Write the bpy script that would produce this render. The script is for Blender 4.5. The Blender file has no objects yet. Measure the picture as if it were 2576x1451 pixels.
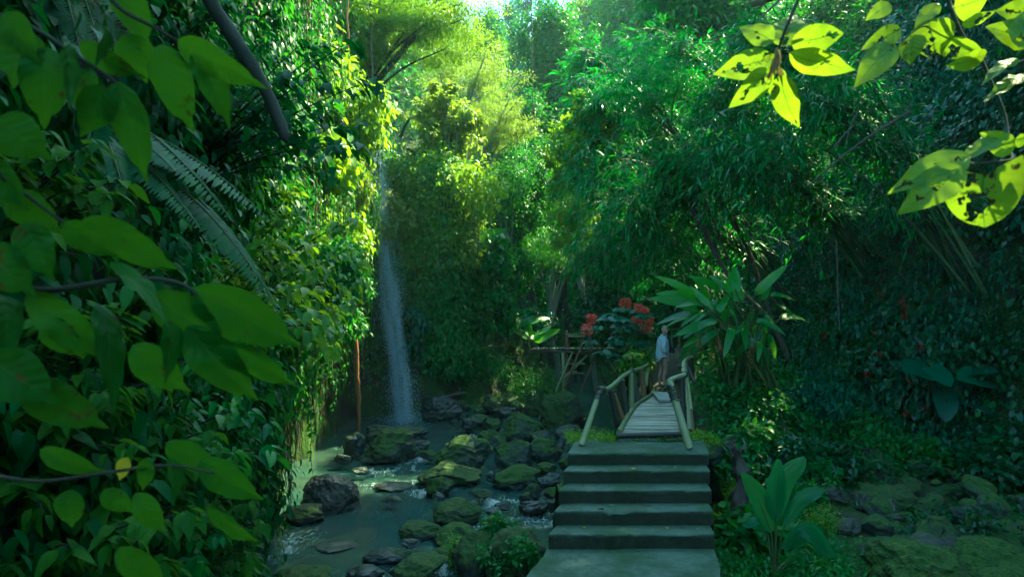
import bpy, math, random
import numpy as np
from mathutils import Vector, Matrix

rng = np.random.default_rng(11)
random.seed(11)
SC = bpy.context.scene
HAZE = .0007
WBT = (5650, -28)
COL = SC.collection
F, CX, HY, CAMZ = 1717.0, 1288.0, 794.0, 2.3     # lens: focal length, centre and horizon on a 2576-wide frame


def P(u, v, Y):
    """world point at distance Y seen at (u, v)"""
    return np.array([(u - CX) / F * Y, Y, CAMZ + (HY - v) / F * Y])


# ------------------------------------------------------------------ small maths
def nrm(a):
    a = np.asarray(a, float)
    return a / np.maximum(np.linalg.norm(a, axis=-1, keepdims=True), 1e-9)


def sstep(a, b, x):
    t = np.clip((x - a) / (b - a), 0, 1)
    return t * t * (3 - 2 * t)


def _hash(ix, iy, iz, seed):
    h = (ix.astype(np.int64) * 374761393 + iy.astype(np.int64) * 668265263 + iz.astype(np.int64) * 2147483647 + seed * 974634777) & 0xFFFFFFFF
    h = ((h ^ (h >> 13)) * 1274126177) & 0xFFFFFFFF
    h = (h ^ (h >> 16)) & 0xFFFFFF
    return h / float(0xFFFFFF) * 2 - 1


def vnoise(p, freq=1.0, seed=0):
    p = np.asarray(p, float) * freq
    i = np.floor(p).astype(np.int64)
    f = p - i
    f = f * f * (3 - 2 * f)
    out = 0
    for dx in (0, 1):
        wx = f[..., 0] if dx else 1 - f[..., 0]
        for dy in (0, 1):
            wy = f[..., 1] if dy else 1 - f[..., 1]
            for dz in (0, 1):
                wz = f[..., 2] if dz else 1 - f[..., 2]
                out = out + wx * wy * wz * _hash(i[..., 0] + dx, i[..., 1] + dy, i[..., 2] + dz, seed)
    return out


def fbm(p, freq=1.0, octs=4, seed=0, gain=0.5):
    s, a = 0, 1.0
    for k in range(octs):
        s = s + a * vnoise(p, freq * 2 ** k, seed + k * 17)
        a *= gain
    return s


def catmull(pts, n):
    pts = np.asarray(pts, float)
    q = np.vstack([2 * pts[0] - pts[1], pts, 2 * pts[-1] - pts[-2]])
    out = []
    for i in range(1, len(q) - 2):
        t = np.linspace(0, 1, n, endpoint=False)[:, None]
        a, b, c, d = q[i - 1], q[i], q[i + 1], q[i + 2]
        out.append(0.5 * (2 * b + (c - a) * t + (2 * a - 5 * b + 4 * c - d) * t ** 2 + (3 * b - a - 3 * c + d) * t ** 3))
    out.append(pts[-1:])
    return np.vstack(out)


# ------------------------------------------------------------------ mesh builder
class MB:
    def __init__(self):
        self.V, self.L, self.T, self.R, self.U, self.M = [], [], [], [], [], []
        self.n = 0

    def add(self, V, loops, totals, rnd=0.5, uv=None, mi=0):
        V = np.asarray(V, float).reshape(-1, 3)
        loops = np.asarray(loops, np.int64).ravel()
        totals = np.asarray(totals, np.int64).ravel()
        self.V.append(V)
        self.L.append(loops + self.n)
        self.T.append(totals)
        self.R.append(np.broadcast_to(np.asarray(rnd, float), (len(totals),)))
        self.U.append(np.zeros((len(loops), 2)) if uv is None else np.asarray(uv, float).reshape(-1, 2))
        self.M.append(np.full(len(totals), mi))
        self.n += len(V)
        return self

    def grid(self, G, rnd=0.5, close=False, mi=0, flip=False, uv=True):
        """G: (a, b, 3) point grid -> quads; close wraps the second axis"""
        G = np.asarray(G, float)
        a, b = G.shape[:2]
        idx = np.arange(a * b).reshape(a, b)
        if close:
            idx = np.hstack([idx, idx[:, :1]])
        q = np.stack([idx[:-1, :-1], idx[:-1, 1:], idx[1:, 1:], idx[1:, :-1]], -1).reshape(-1, 4)
        if flip:
            q = q[:, ::-1]
        uu = None
        if uv:
            ca, cb = np.meshgrid(np.arange(idx.shape[0]) / max(1, idx.shape[0] - 1), np.arange(idx.shape[1]) / max(1, idx.shape[1] - 1), indexing='ij')
            UV = np.stack([cb, ca], -1)
            uq = np.stack([UV[:-1, :-1], UV[:-1, 1:], UV[1:, 1:], UV[1:, :-1]], 2).reshape(-1, 4, 2)
            if flip:
                uq = uq[:, ::-1]
            uu = uq.reshape(-1, 2)
        return self.add(G.reshape(-1, 3), q, np.full(len(q), 4), rnd, uu, mi)

    def tube(self, pts, rad, sides=8, rnd=0.5, mi=0, caps=True, wob=0.0, seed=0):
        pts = np.asarray(pts, float)
        n = len(pts)
        rad = np.broadcast_to(np.asarray(rad, float), (n,))
        tg = nrm(np.gradient(pts, axis=0))
        ref = np.array([0, 0, 1.0]) if abs(tg[0][2]) < 0.9 else np.array([1.0, 0, 0])
        xs, x = [], nrm(np.cross(tg[0], ref))
        for t in tg:
            x = nrm(x - t * np.dot(x, t))
            xs.append(x)
        xs = np.array(xs)
        ys = np.cross(tg, xs)
        a = np.linspace(0, 2 * np.pi, sides, endpoint=False)
        r = rad[:, None, None]
        if wob:
            r = r * (1 + wob * fbm(pts[:, None, :] + np.stack([np.cos(a), np.sin(a), a * 0], -1)[None] * 0.35, 6, 2, seed)[..., None])
        G = pts[:, None, :] + r * (np.cos(a)[None, :, None] * xs[:, None, :] + np.sin(a)[None, :, None] * ys[:, None, :])
        self.grid(G, rnd, close=True, mi=mi)
        if caps:
            for k in (0, n - 1):
                ring = np.arange(sides) if k else np.arange(sides)[::-1]
                self.add(G[k], ring, [sides], rnd, None, mi)
        return self

    def box(self, c, s, rnd=0.5, mi=0, rot=None):
        v = np.array([[x, y, z] for x in (-.5, .5) for y in (-.5, .5) for z in (-.5, .5)]) * np.asarray(s, float)
        if rot is not None:
            v = v @ np.asarray(rot).T
        f = [[0, 1, 3, 2], [4, 6, 7, 5], [0, 4, 5, 1], [2, 3, 7, 6], [0, 2, 6, 4], [1, 5, 7, 3]]
        return self.add(v + np.asarray(c, float), f, [4] * 6, rnd, None, mi)

    def ball(self, c, r, rot=None, nu=12, nv=8, rnd=0.5, mi=0):
        th = np.linspace(0.02, np.pi - 0.02, nv)
        ph = np.linspace(0, 2 * np.pi, nu, endpoint=False)
        G = np.stack([np.sin(th)[:, None] * np.cos(ph), np.sin(th)[:, None] * np.sin(ph), np.cos(th)[:, None] + 0 * ph], -1) * np.asarray(r, float)
        if rot is not None:
            G = G @ np.asarray(rot).T
        return self.grid(G + np.asarray(c, float), rnd, close=True, mi=mi, flip=True)

    def leaves(self, tpl, pos, d, up, size, rnd=None, width=1.0, mi=0, curl=0.0):
        """one leaf per row: base pos, direction d, normal hint up, length size"""
        T, loops, tot, uv = tpl
        pos = np.asarray(pos, float).reshape(-1, 3)
        N = len(pos)
        if N == 0:
            return self
        d = nrm(np.broadcast_to(d, (N, 3)))
        up = np.broadcast_to(up, (N, 3))
        x = nrm(np.cross(d, up) + 1e-6)
        z = np.cross(x, d)
        size = np.broadcast_to(np.asarray(size, float), (N,))
        width = np.broadcast_to(np.asarray(width, float), (N,))
        Tz = T[None, :, 2] - np.broadcast_to(np.asarray(curl, float), (N,))[:, None] * T[None, :, 1] ** 2
        V = pos[:, None, :] + size[:, None, None] * ((T[None, :, 0] * width[:, None])[..., None] * x[:, None, :]
                                                     + T[None, :, 1, None] * d[:, None, :] + Tz[..., None] * z[:, None, :])
        k, nl = len(T), len(loops)
        L = (loops[None, :] + (np.arange(N) * k)[:, None]).ravel()
        if rnd is None:
            rnd = rng.random(N)
        R = np.repeat(np.broadcast_to(rnd, (N,)), len(tot))
        return self.add(V.reshape(-1, 3), L, np.tile(tot, N), R, np.tile(uv, (N, 1)), mi)

    def mesh(self, name, mats, smooth=True, origin=(0, 0, 0)):
        V = np.vstack(self.V) - np.asarray(origin, float)
        L = np.concatenate(self.L)
        T = np.concatenate(self.T)
        me = bpy.data.meshes.new(name)
        me.vertices.add(len(V))
        me.vertices.foreach_set('co', V.astype(np.float32).ravel())
        me.loops.add(len(L))
        me.loops.foreach_set('vertex_index', L.astype(np.int32))
        me.polygons.add(len(T))
        st = np.concatenate([[0], np.cumsum(T)[:-1]])
        me.polygons.foreach_set('loop_start', st.astype(np.int32))
        me.polygons.foreach_set('use_smooth', np.full(len(T), bool(smooth)))
        for m in (mats if isinstance(mats, (list, tuple)) else [mats]):
            me.materials.append(m)
        me.polygons.foreach_set('material_index', np.concatenate(self.M).astype(np.int32))
        at = me.attributes.new('rnd', 'FLOAT', 'FACE')
        at.data.foreach_set('value', np.concatenate(self.R).astype(np.float32))
        uvl = me.uv_layers.new(name='UVMap')
        uvl.data.foreach_set('uv', np.vstack(self.U).astype(np.float32).ravel())
        me.update(calc_edges=True)
        return me

    def build(self, name, mats, parent=None, smooth=True, origin=None):
        if parent is not None:
            o0 = parent['_o']
            origin = np.array(o0)
        elif origin is None:
            V = np.vstack(self.V)
            lo, hi = V.min(0), V.max(0)
            origin = np.array([(lo[0] + hi[0]) / 2, (lo[1] + hi[1]) / 2, lo[2]])
        o = bpy.data.objects.new(name, self.mesh(name, mats, smooth, origin))
        COL.objects.link(o)
        if parent is not None:
            o.parent = parent
        else:
            o.location = origin
        o['_o'] = [float(x) for x in origin]
        return o


def tag(o, label, cat, group=None, kind=None):
    o['label'] = label
    o['category'] = cat
    if group:
        o['group'] = group
    if kind:
        o['kind'] = kind
    return o


def thing(name, label, cat, loc, group=None):
    o = bpy.data.objects.new(name, None)
    COL.objects.link(o)
    o.empty_display_size = 0.2
    o.location = [float(x) for x in loc]
    o['_o'] = [float(x) for x in loc]
    return tag(o, label, cat, group)


def dup(root, loc, rotz=0.0, scale=1.0, label=None, group=None):
    """a copy of a thing with copies of its parts and sub-parts, sharing their meshes"""
    r = root.copy()
    COL.objects.link(r)
    r.location = [float(x) for x in loc]
    r.rotation_euler = (0, 0, rotz)
    r.scale = (scale, scale, scale) if np.isscalar(scale) else scale
    if label:
        r['label'] = label
    if group:
        r['group'] = group
    for ch in list(root.children):
        c = ch.copy()
        COL.objects.link(c)
        c.parent = r
        for g in list(ch.children):
            e = g.copy()
            COL.objects.link(e)
            e.parent = c
    return r


# ------------------------------------------------------------------ leaf templates (x across, y along, z normal)
def leaf_tpl(nseg, wfun, fold=0.12, droop=0.12, notch=0.0, wave=0.0):
    ts = np.linspace(0, 1, nseg + 1)
    V, rows, UV = [], [], []
    for i, t in enumerate(ts):
        w = wfun(t)
        z = -droop * t * t
        if i == 0 and not notch or i == nseg:
            rows.append([len(V)])
            V.append((0, t, z))
            UV.append((.5, t))
        else:
            rows.append([len(V), len(V) + 1, len(V) + 2])
            yb = t - (notch * (1 - t) ** 3)
            wz = wave * math.sin(t * 17)
            V += [(-w, yb, z + fold * w + wz), (0, t, z), (w, yb, z + fold * w - wz)]
            UV += [(0, t), (.5, t), (1, t)]
    loops, tot = [], []
    for a, b in zip(rows[:-1], rows[1:]):
        if len(a) == 1:
            fs = [[a[0], b[1], b[0]], [a[0], b[2], b[1]]]
        elif len(b) == 1:
            fs = [[a[0], a[1], b[0]], [a[1], a[2], b[0]]]
        else:
            fs = [[a[0], a[1], b[1], b[0]], [a[1], a[2], b[2], b[1]]]
        for f in fs:
            loops += f
            tot.append(len(f))
    UV = np.array(UV)
    loops = np.array(loops)
    return np.array(V, float), loops, np.array(tot), UV[loops]


def w_ovate(t, w=0.27):
    return w * (math.sin(math.pi * min(1, t) ** 0.8) ** 0.85) * (1 - 0.25 * t) if 0 < t < 1 else 0.0


def w_drip(t, w=0.24):
    """ovate with a long drip tip"""
    if t <= 0 or t >= 1:
        return 0.0
    return w * (math.sin(math.pi * t ** 0.72) ** 0.9) if t < 0.82 else w * 0.22 * (1 - t) / 0.18 + w * 0.05


def w_lance(t, w=0.085):
    return w * math.sin(math.pi * t ** 0.6) if 0 < t < 1 else 0.0


def w_heart(t, w=0.42):
    return w * (1 - t) ** 0.7 * (0.75 + 0.9 * t) if 0 <= t < 1 else 0.0


def w_banana(t, w=0.13):
    return w * min(1, (t * 6)) ** 0.6 * (1 - t ** 3) ** 0.7 if 0 < t < 1 else 0.0


def w_fan(t, w=0.4):
    return w * t ** 0.8 if t < 1 else 0.0


def leaf_wide(nseg, wfun, fold=.14, droop=.15, skew=0.0, wave=.02):
    """finely divided leaf for the nearest branches"""
    ts, ss = np.linspace(0, 1, nseg + 1), np.linspace(-1, 1, 7)
    w = np.array([max(wfun(t), .004) for t in ts])
    X = w[:, None] * ss * (1 + skew * ss * np.sin(np.pi * ts)[:, None])
    Y = ts[:, None] + 0 * X - .06 * w[:, None] * np.abs(ss)
    Z = -droop * ts[:, None] ** 2 + fold * np.abs(X) - 1.3 * fold * X ** 2 / .5 + wave * np.sin(ts[:, None] * 19 + ss * 2) * np.abs(ss) * (w / .25)[:, None]
    n, c = X.shape
    idx = np.arange(n * c).reshape(n, c)
    q = np.stack([idx[:-1, :-1], idx[:-1, 1:], idx[1:, 1:], idx[1:, :-1]], -1).reshape(-1, 4)
    UV = np.stack([np.broadcast_to((ss + 1) / 2, X.shape), np.broadcast_to(ts[:, None], X.shape)], -1).reshape(-1, 2)
    return np.stack([X, Y, Z], -1).reshape(-1, 3), q.ravel(), np.full(len(q), 4), UV[q.ravel()]


OV2 = leaf_tpl(2, lambda t: w_ovate(t, .30), .25, .15)
OV3 = leaf_tpl(3, lambda t: w_ovate(t, .29), .25, .22)
OV5 = leaf_tpl(5, lambda t: w_drip(t, .26), .22, .25)
DR9 = leaf_wide(18, lambda t: w_drip(t, .25), .3, .22)
OB9 = leaf_wide(18, lambda t: w_ovate(t, .27), .3, .12)
LA2 = leaf_tpl(2, lambda t: w_lance(t, .075), .2, .12)
LA4 = leaf_tpl(4, lambda t: w_lance(t, .09), .25, .3)
HE4 = leaf_tpl(4, lambda t: w_heart(t, .40), .15, .2, notch=.18)
HE9 = leaf_tpl(10, lambda t: w_heart(t, .40), .18, .25, notch=.28, wave=.012)
BA8 = leaf_tpl(9, lambda t: w_banana(t, .12), .3, .35, wave=.006)
PI2 = leaf_tpl(2, lambda t: w_lance(t, .14), .1, .12)
FA2 = leaf_tpl(3, lambda t: w_fan(t, .3), .15, .1)
# ------------------------------------------------------------------ materials
def new_mat(name):
    m = bpy.data.materials.new(name)
    m.use_nodes = True
    nt = m.node_tree
    nt.nodes.clear()
    out = nt.nodes.new('ShaderNodeOutputMaterial')
    return m, nt, out


def N(nt, typ, **kw):
    n = nt.nodes.new(typ)
    for k, v in kw.items():
        if k in n.inputs.keys():
            n.inputs[k].default_value = v
        else:
            setattr(n, k, v)
    return n


def ramp(nt, fac, stops, interp='LINEAR'):
    r = nt.nodes.new('ShaderNodeValToRGB')
    r.color_ramp.interpolation = interp
    els = r.color_ramp.elements
    while len(els) < len(stops):
        els.new(0.5)
    for e, (p, c) in zip(els, stops):
        e.position = p
        e.color = (*c, 1) if len(c) == 3 else c
    nt.links.new(fac, r.inputs['Fac'])
    return r.outputs['Color']


def mixc(nt, fac, a, b, mode='MIX'):
    m = nt.nodes.new('ShaderNodeMix')
    m.data_type = 'RGBA'
    m.blend_type = mode
    for sock, val in ((m.inputs[0], fac), (m.inputs[6], a), (m.inputs[7], b)):
        if hasattr(val, 'is_linked'):
            nt.links.new(val, sock)
        else:
            sock.default_value = val if np.isscalar(val) else (*val, 1)
    return m.outputs[2]


def math_n(nt, op, a, b=0.0, clamp=False):
    m = nt.nodes.new('ShaderNodeMath')
    m.operation = op
    m.use_clamp = clamp
    for i, val in enumerate((a, b)):
        if hasattr(val, 'is_linked'):
            nt.links.new(val, m.inputs[i])
        else:
            m.inputs[i].default_value = val
    return m.outputs[0]


def noise_n(nt, scale, detail=4, rough=.55, vec=None, out='Fac', dist=0.0):
    n = N(nt, 'ShaderNodeTexNoise')
    n.inputs['Scale'].default_value = scale
    n.inputs['Detail'].default_value = detail
    n.inputs['Roughness'].default_value = rough
    n.inputs['Distortion'].default_value = dist
    if vec is not None:
        nt.links.new(vec, n.inputs['Vector'])
    return n.outputs[out]


def pos_n(nt):
    return N(nt, 'ShaderNodeNewGeometry').outputs['Position']


def obj_n(nt):
    return N(nt, 'ShaderNodeTexCoord').outputs['Object']


def principled(nt, out, col, rough=.6, spec=.5, bump=None, bstr=.3, bdist=.02):
    p = N(nt, 'ShaderNodeBsdfPrincipled')
    if hasattr(col, 'is_linked'):
        nt.links.new(col, p.inputs['Base Color'])
    else:
        p.inputs['Base Color'].default_value = (*col, 1)
    if hasattr(rough, 'is_linked'):
        nt.links.new(rough, p.inputs['Roughness'])
    else:
        p.inputs['Roughness'].default_value = rough
    p.inputs['Specular IOR Level'].default_value = spec
    if bump is not None:
        b = N(nt, 'ShaderNodeBump')
        b.inputs['Strength'].default_value = bstr
        b.inputs['Distance'].default_value = bdist
        nt.links.new(bump, b.inputs['Height'])
        nt.links.new(b.outputs[0], p.inputs['Normal'])
    if out is not None:
        nt.links.new(p.outputs[0], out.inputs['Surface'])
    return p


def leaf_mat(name, cols, trans=(.16, .34, .02), fac=.42, rough=.42, spec=.45, veins=False, holes=False, vein=.55, pleats=False):
    """leaf: a coat of green with per-leaf variation, light shining through"""
    m, nt, out = new_mat(name)
    a = N(nt, 'ShaderNodeAttribute', attribute_name='rnd')
    oi = N(nt, 'ShaderNodeObjectInfo')
    k = math_n(nt, 'ADD', math_n(nt, 'MULTIPLY', a.outputs['Fac'], .85), math_n(nt, 'MULTIPLY', oi.outputs['Random'], .15))
    st = [(i / (len(cols) - 1) if len(cols) > 1 else 0, c) for i, c in enumerate(cols)]
    col = ramp(nt, k, st)
    tcol = mixc(nt, .5, col, trans, 'MIX')
    bump = None
    uvn = N(nt, 'ShaderNodeUVMap', uv_map='UVMap').outputs[0]
    sep = N(nt, 'ShaderNodeSeparateXYZ')
    nt.links.new(uvn, sep.inputs[0])
    if veins:
        ax = math_n(nt, 'ABSOLUTE', math_n(nt, 'SUBTRACT', sep.outputs[0], .5))
        vv = math_n(nt, 'SUBTRACT', sep.outputs[1], math_n(nt, 'MULTIPLY', ax, .45))
        w = math_n(nt, 'SINE', math_n(nt, 'MULTIPLY', vv, 44.0))
        side = math_n(nt, 'GREATER_THAN', w, .93)
        mid = math_n(nt, 'LESS_THAN', ax, .018)
        veinm = math_n(nt, 'MAXIMUM', math_n(nt, 'MULTIPLY', side, .22), mid)
        col = mixc(nt, math_n(nt, 'MULTIPLY', veinm, .5), col, (.10, .17, .03))
        tcol = mixc(nt, math_n(nt, 'MULTIPLY', veinm, vein), tcol, (.05, .12, .01))
        mott = noise_n(nt, 9, 4, .6, obj_n(nt))
        tcol = mixc(nt, math_n(nt, 'MULTIPLY', mott, .5), tcol, (.10, .26, .012))
        bump = math_n(nt, 'ADD', math_n(nt, 'MULTIPLY', w, -.22), math_n(nt, 'MULTIPLY', noise_n(nt, 30, 2, .5, obj_n(nt)), .6))
    if pleats:
        wv = math_n(nt, 'SINE', math_n(nt, 'MULTIPLY', sep.outputs[0], 88.0))
        ln_ = math_n(nt, 'GREATER_THAN', wv, .72)
        rib = math_n(nt, 'LESS_THAN', math_n(nt, 'ABSOLUTE', math_n(nt, 'SUBTRACT', sep.outputs[0], .5)), .022)
        col = mixc(nt, math_n(nt, 'MULTIPLY', ln_, .6), col, (.006, .045, .015))
        col = mixc(nt, rib, col, (.12, .16, .04))
        bump = wv
    p = principled(nt, None, col, rough, spec, bump, .45, .004)
    t = N(nt, 'ShaderNodeBsdfTranslucent')
    nt.links.new(tcol, t.inputs['Color'])
    mx = N(nt, 'ShaderNodeMixShader')
    mx.inputs[0].default_value = fac
    nt.links.new(p.outputs[0], mx.inputs[1])
    nt.links.new(t.outputs[0], mx.inputs[2])
    res = mx.outputs[0]
    if veins:
        sp = noise_n(nt, 34, 4, .7, obj_n(nt))
        sb = noise_n(nt, 5, 2, .5, obj_n(nt))
        spk = math_n(nt, 'MULTIPLY', math_n(nt, 'SUBTRACT', math_n(nt, 'ADD', sp, math_n(nt, 'MULTIPLY', sb, .45)), .86), 9, True)
        bd = N(nt, 'ShaderNodeBsdfDiffuse')
        bd.inputs[0].default_value = (.07, .045, .012, 1)
        ms = N(nt, 'ShaderNodeMixShader')
        nt.links.new(spk, ms.inputs[0]); nt.links.new(res, ms.inputs[1]); nt.links.new(bd.outputs[0], ms.inputs[2])
        res = ms.outputs[0]
    if holes:
        hn = noise_n(nt, 26, 3, .65, obj_n(nt))
        big = noise_n(nt, 6, 1, .5, obj_n(nt))
        ax = math_n(nt, 'ABSOLUTE', math_n(nt, 'SUBTRACT', sep.outputs[0], .5))
        h = math_n(nt, 'SUBTRACT', math_n(nt, 'ADD', hn, math_n(nt, 'MULTIPLY', big, .7)), math_n(nt, 'MULTIPLY', ax, .35))
        rim = math_n(nt, 'GREATER_THAN', h, .93)
        gap = math_n(nt, 'GREATER_THAN', h, .96)
        br = N(nt, 'ShaderNodeBsdfDiffuse')
        br.inputs[0].default_value = (.06, .035, .012, 1)
        tr = N(nt, 'ShaderNodeBsdfTransparent')
        m1 = N(nt, 'ShaderNodeMixShader')
        nt.links.new(rim, m1.inputs[0]); nt.links.new(res, m1.inputs[1]); nt.links.new(br.outputs[0], m1.inputs[2])
        m2 = N(nt, 'ShaderNodeMixShader')
        nt.links.new(gap, m2.inputs[0]); nt.links.new(m1.outputs[0], m2.inputs[1]); nt.links.new(tr.outputs[0], m2.inputs[2])
        res = m2.outputs[0]
    nt.links.new(res, out.inputs['Surface'])
    return m


def mossy_mat(name, rock, moss, amount=.5, scale=3.0, up=1.0, rough=.8, wet=0.0, bstr=.7, streak=False):
    """stone with moss growing on what faces the sky"""
    m, nt, out = new_mat(name)
    ps = pos_n(nt)
    nz = N(nt, 'ShaderNodeSeparateXYZ')
    nt.links.new(N(nt, 'ShaderNodeNewGeometry').outputs['Normal'], nz.inputs[0])
    vec = ps
    if streak:
        mp = N(nt, 'ShaderNodeMapping')
        mp.inputs['Scale'].default_value = (1, 1, .28)
        nt.links.new(ps, mp.inputs[0])
        vec = mp.outputs[0]
    n1 = noise_n(nt, scale, 6, .62, vec)
    n2 = noise_n(nt, scale * 6, 5, .65, vec)
    n3 = noise_n(nt, scale * .5, 3, .5, vec)
    oi = N(nt, 'ShaderNodeObjectInfo')
    rcol = ramp(nt, n2, [(.3, tuple(.55 * c for c in rock)), (.55, rock), (.75, tuple(min(1, 1.7 * c) for c in rock))])
    n4 = noise_n(nt, scale * 22, 3, .6, ps)
    mcol = ramp(nt, math_n(nt, 'ADD', math_n(nt, 'MULTIPLY', n2, .6), math_n(nt, 'MULTIPLY', n4, .4)),
                [(.28, tuple(.35 * c for c in moss)), (.5, moss), (.68, (moss[0] * 1.9 + .015, moss[1] * 1.45, moss[2] * .8))])
    k = math_n(nt, 'ADD', math_n(nt, 'MULTIPLY', nz.outputs[2], .42 * up), math_n(nt, 'ADD', math_n(nt, 'MULTIPLY', n1, 1.5), math_n(nt, 'MULTIPLY', n3, .5)))
    k = math_n(nt, 'ADD', k, amount - 1.35 + 0.0)
    k = math_n(nt, 'ADD', k, math_n(nt, 'MULTIPLY', oi.outputs['Random'], .2))
    k = math_n(nt, 'MULTIPLY', k, 3.5, True)
    col = mixc(nt, k, rcol, mcol)
    h = math_n(nt, 'ADD', n2, math_n(nt, 'MULTIPLY', n4, math_n(nt, 'ADD', math_n(nt, 'MULTIPLY', k, .5), .15)))
    r = math_n(nt, 'ADD', math_n(nt, 'MULTIPLY', k, .95 - rough), rough, True)
    principled(nt, out, col, r, .5 if wet else .35, h, bstr, .05)
    return m


M = {}
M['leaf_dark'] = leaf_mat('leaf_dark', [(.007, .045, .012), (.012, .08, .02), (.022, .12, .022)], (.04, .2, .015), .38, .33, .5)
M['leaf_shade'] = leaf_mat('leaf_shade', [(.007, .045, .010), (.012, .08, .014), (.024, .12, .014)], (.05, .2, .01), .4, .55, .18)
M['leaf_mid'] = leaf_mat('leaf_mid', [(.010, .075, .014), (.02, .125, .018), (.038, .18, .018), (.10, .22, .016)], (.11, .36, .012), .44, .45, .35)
M['leaf_bright'] = leaf_mat('leaf_bright', [(.035, .13, .010), (.06, .20, .012), (.12, .26, .012), (.24, .31, .014)], (.50, .66, .010), .54, .44, .4)  # sunlit look of the cliff leaves is put into this yellow-green colour
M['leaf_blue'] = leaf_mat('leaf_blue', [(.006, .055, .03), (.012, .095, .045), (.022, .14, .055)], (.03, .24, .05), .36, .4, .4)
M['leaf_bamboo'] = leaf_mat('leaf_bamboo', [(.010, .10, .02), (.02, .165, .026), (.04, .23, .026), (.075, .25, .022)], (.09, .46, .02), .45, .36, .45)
M['leaf_pale'] = leaf_mat('leaf_pale', [(.07, .15, .02), (.13, .22, .03), (.24, .30, .06)], (.48, .6, .03), .52, .5)  # pale tone of sunlit crowns and fronds is put into the leaf colour
M['leaf_fern'] = leaf_mat('leaf_fern', [(.012, .065, .02), (.02, .095, .024), (.035, .13, .022)], (.06, .28, .03), .42, .55, .3)
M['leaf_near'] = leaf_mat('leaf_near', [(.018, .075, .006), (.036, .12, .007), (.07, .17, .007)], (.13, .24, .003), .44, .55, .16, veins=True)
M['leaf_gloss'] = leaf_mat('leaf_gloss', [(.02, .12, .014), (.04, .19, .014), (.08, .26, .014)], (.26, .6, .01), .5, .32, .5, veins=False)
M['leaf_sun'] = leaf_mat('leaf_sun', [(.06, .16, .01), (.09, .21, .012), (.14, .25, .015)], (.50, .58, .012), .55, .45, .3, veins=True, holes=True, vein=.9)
M['leaf_palm'] = leaf_mat('leaf_palm', [(.025, .14, .06), (.04, .19, .065), (.07, .22, .05)], (.14, .40, .03), .38, .3, .6, pleats=True)
M['leaf_yellow'] = leaf_mat('leaf_yellow', [(.3, .3, .02), (.45, .36, .02)], (.5, .45, .02), .4, .5)
M['leaf_dry'] = leaf_mat('leaf_dry', [(.10, .07, .03), (.2, .14, .06), (.3, .23, .12)], (.2, .15, .05), .2, .8, .2)
M['flower_coral'] = leaf_mat('flower_coral', [(.75, .07, .06), (.88, .12, .10), (.92, .2, .17)], (.8, .15, .08), .25, .6, .2)
M['flower_red'] = leaf_mat('flower_red', [(.3, .015, .02), (.4, .03, .03), (.4, .1, .03)], (.6, .06, .03), .2, .5, .3)

M['rock'] = mossy_mat('rock_mossy', (.034, .045, .036), (.035, .075, .008), .24, 1.6, 1.2, .62, 1)
M['rock_green'] = mossy_mat('rock_green', (.045, .05, .04), (.036, .07, .014), .45, 1.6, 1.0, .7, 1)
M['rock_wet'] = mossy_mat('rock_wet', (.024, .034, .031), (.03, .055, .012), -.02, 2.0, .8, .34, 1)
M['rock_bare'] = mossy_mat('rock_bare', (.045, .046, .034), (.045, .07, .014), .02, 2.0, .8, .55, 1)
M['cliff'] = mossy_mat('cliff_stone', (.028, .03, .026), (.035, .085, .010), .45, 1.3, .2, .7, 0, .9, streak=True)
M['earth'] = mossy_mat('earth', (.035, .028, .02), (.03, .065, .012), .30, 1.2, .5, .9, 0, .8)
M['path'] = mossy_mat('path_dirt', (.085, .068, .055), (.04, .06, .02), -.15, 1.3, .2, .95, 0, .8)
M['moss'] = mossy_mat('moss', (.045, .04, .025), (.05, .10, .018), .66, 2.2, .3, .9, 0, 1.0)


def concrete_mat(name, base=(.055, .092, .062)):
    m, nt, out = new_mat(name)
    ps = pos_n(nt)
    n1 = noise_n(nt, 2.2, 6, .65, ps)
    n2 = noise_n(nt, 14, 6, .7, ps)
    n3 = noise_n(nt, 70, 3, .6, ps)
    nz = N(nt, 'ShaderNodeSeparateXYZ')
    nt.links.new(N(nt, 'ShaderNodeNewGeometry').outputs['Normal'], nz.inputs[0])
    c = ramp(nt, n2, [(.25, tuple(.6 * x for x in base)), (.5, base), (.8, tuple(1.35 * x for x in base))])
    c = mixc(nt, math_n(nt, 'MULTIPLY', math_n(nt, 'SUBTRACT', n1, .40), 4.0, True), c, (.028, .06, .02))
    n5 = noise_n(nt, 5.5, 5, .7, ps)
    c = mixc(nt, math_n(nt, 'MULTIPLY', math_n(nt, 'SUBTRACT', n5, .56), 6, True), c, (.022, .028, .018))
    # upright faces take a much darker mottled colour than the treads
    up = math_n(nt, 'SUBTRACT', .75, nz.outputs[2], True)
    upright_col = ramp(nt, n2, [(.35, (.010, .014, .008)), (.6, (.022, .03, .013)), (.74, (.05, .05, .032))])
    c = mixc(nt, math_n(nt, 'MULTIPLY', up, 1.4, True), c, upright_col)
    r = ramp(nt, n1, [(.35, (.55, .55, .55)), (.6, (.85, .85, .85))])
    principled(nt, out, c, r, .28, math_n(nt, 'ADD', n2, math_n(nt, 'MULTIPLY', n3, .5)), .35, .012)
    return m


M['concrete'] = concrete_mat('concrete')


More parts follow.
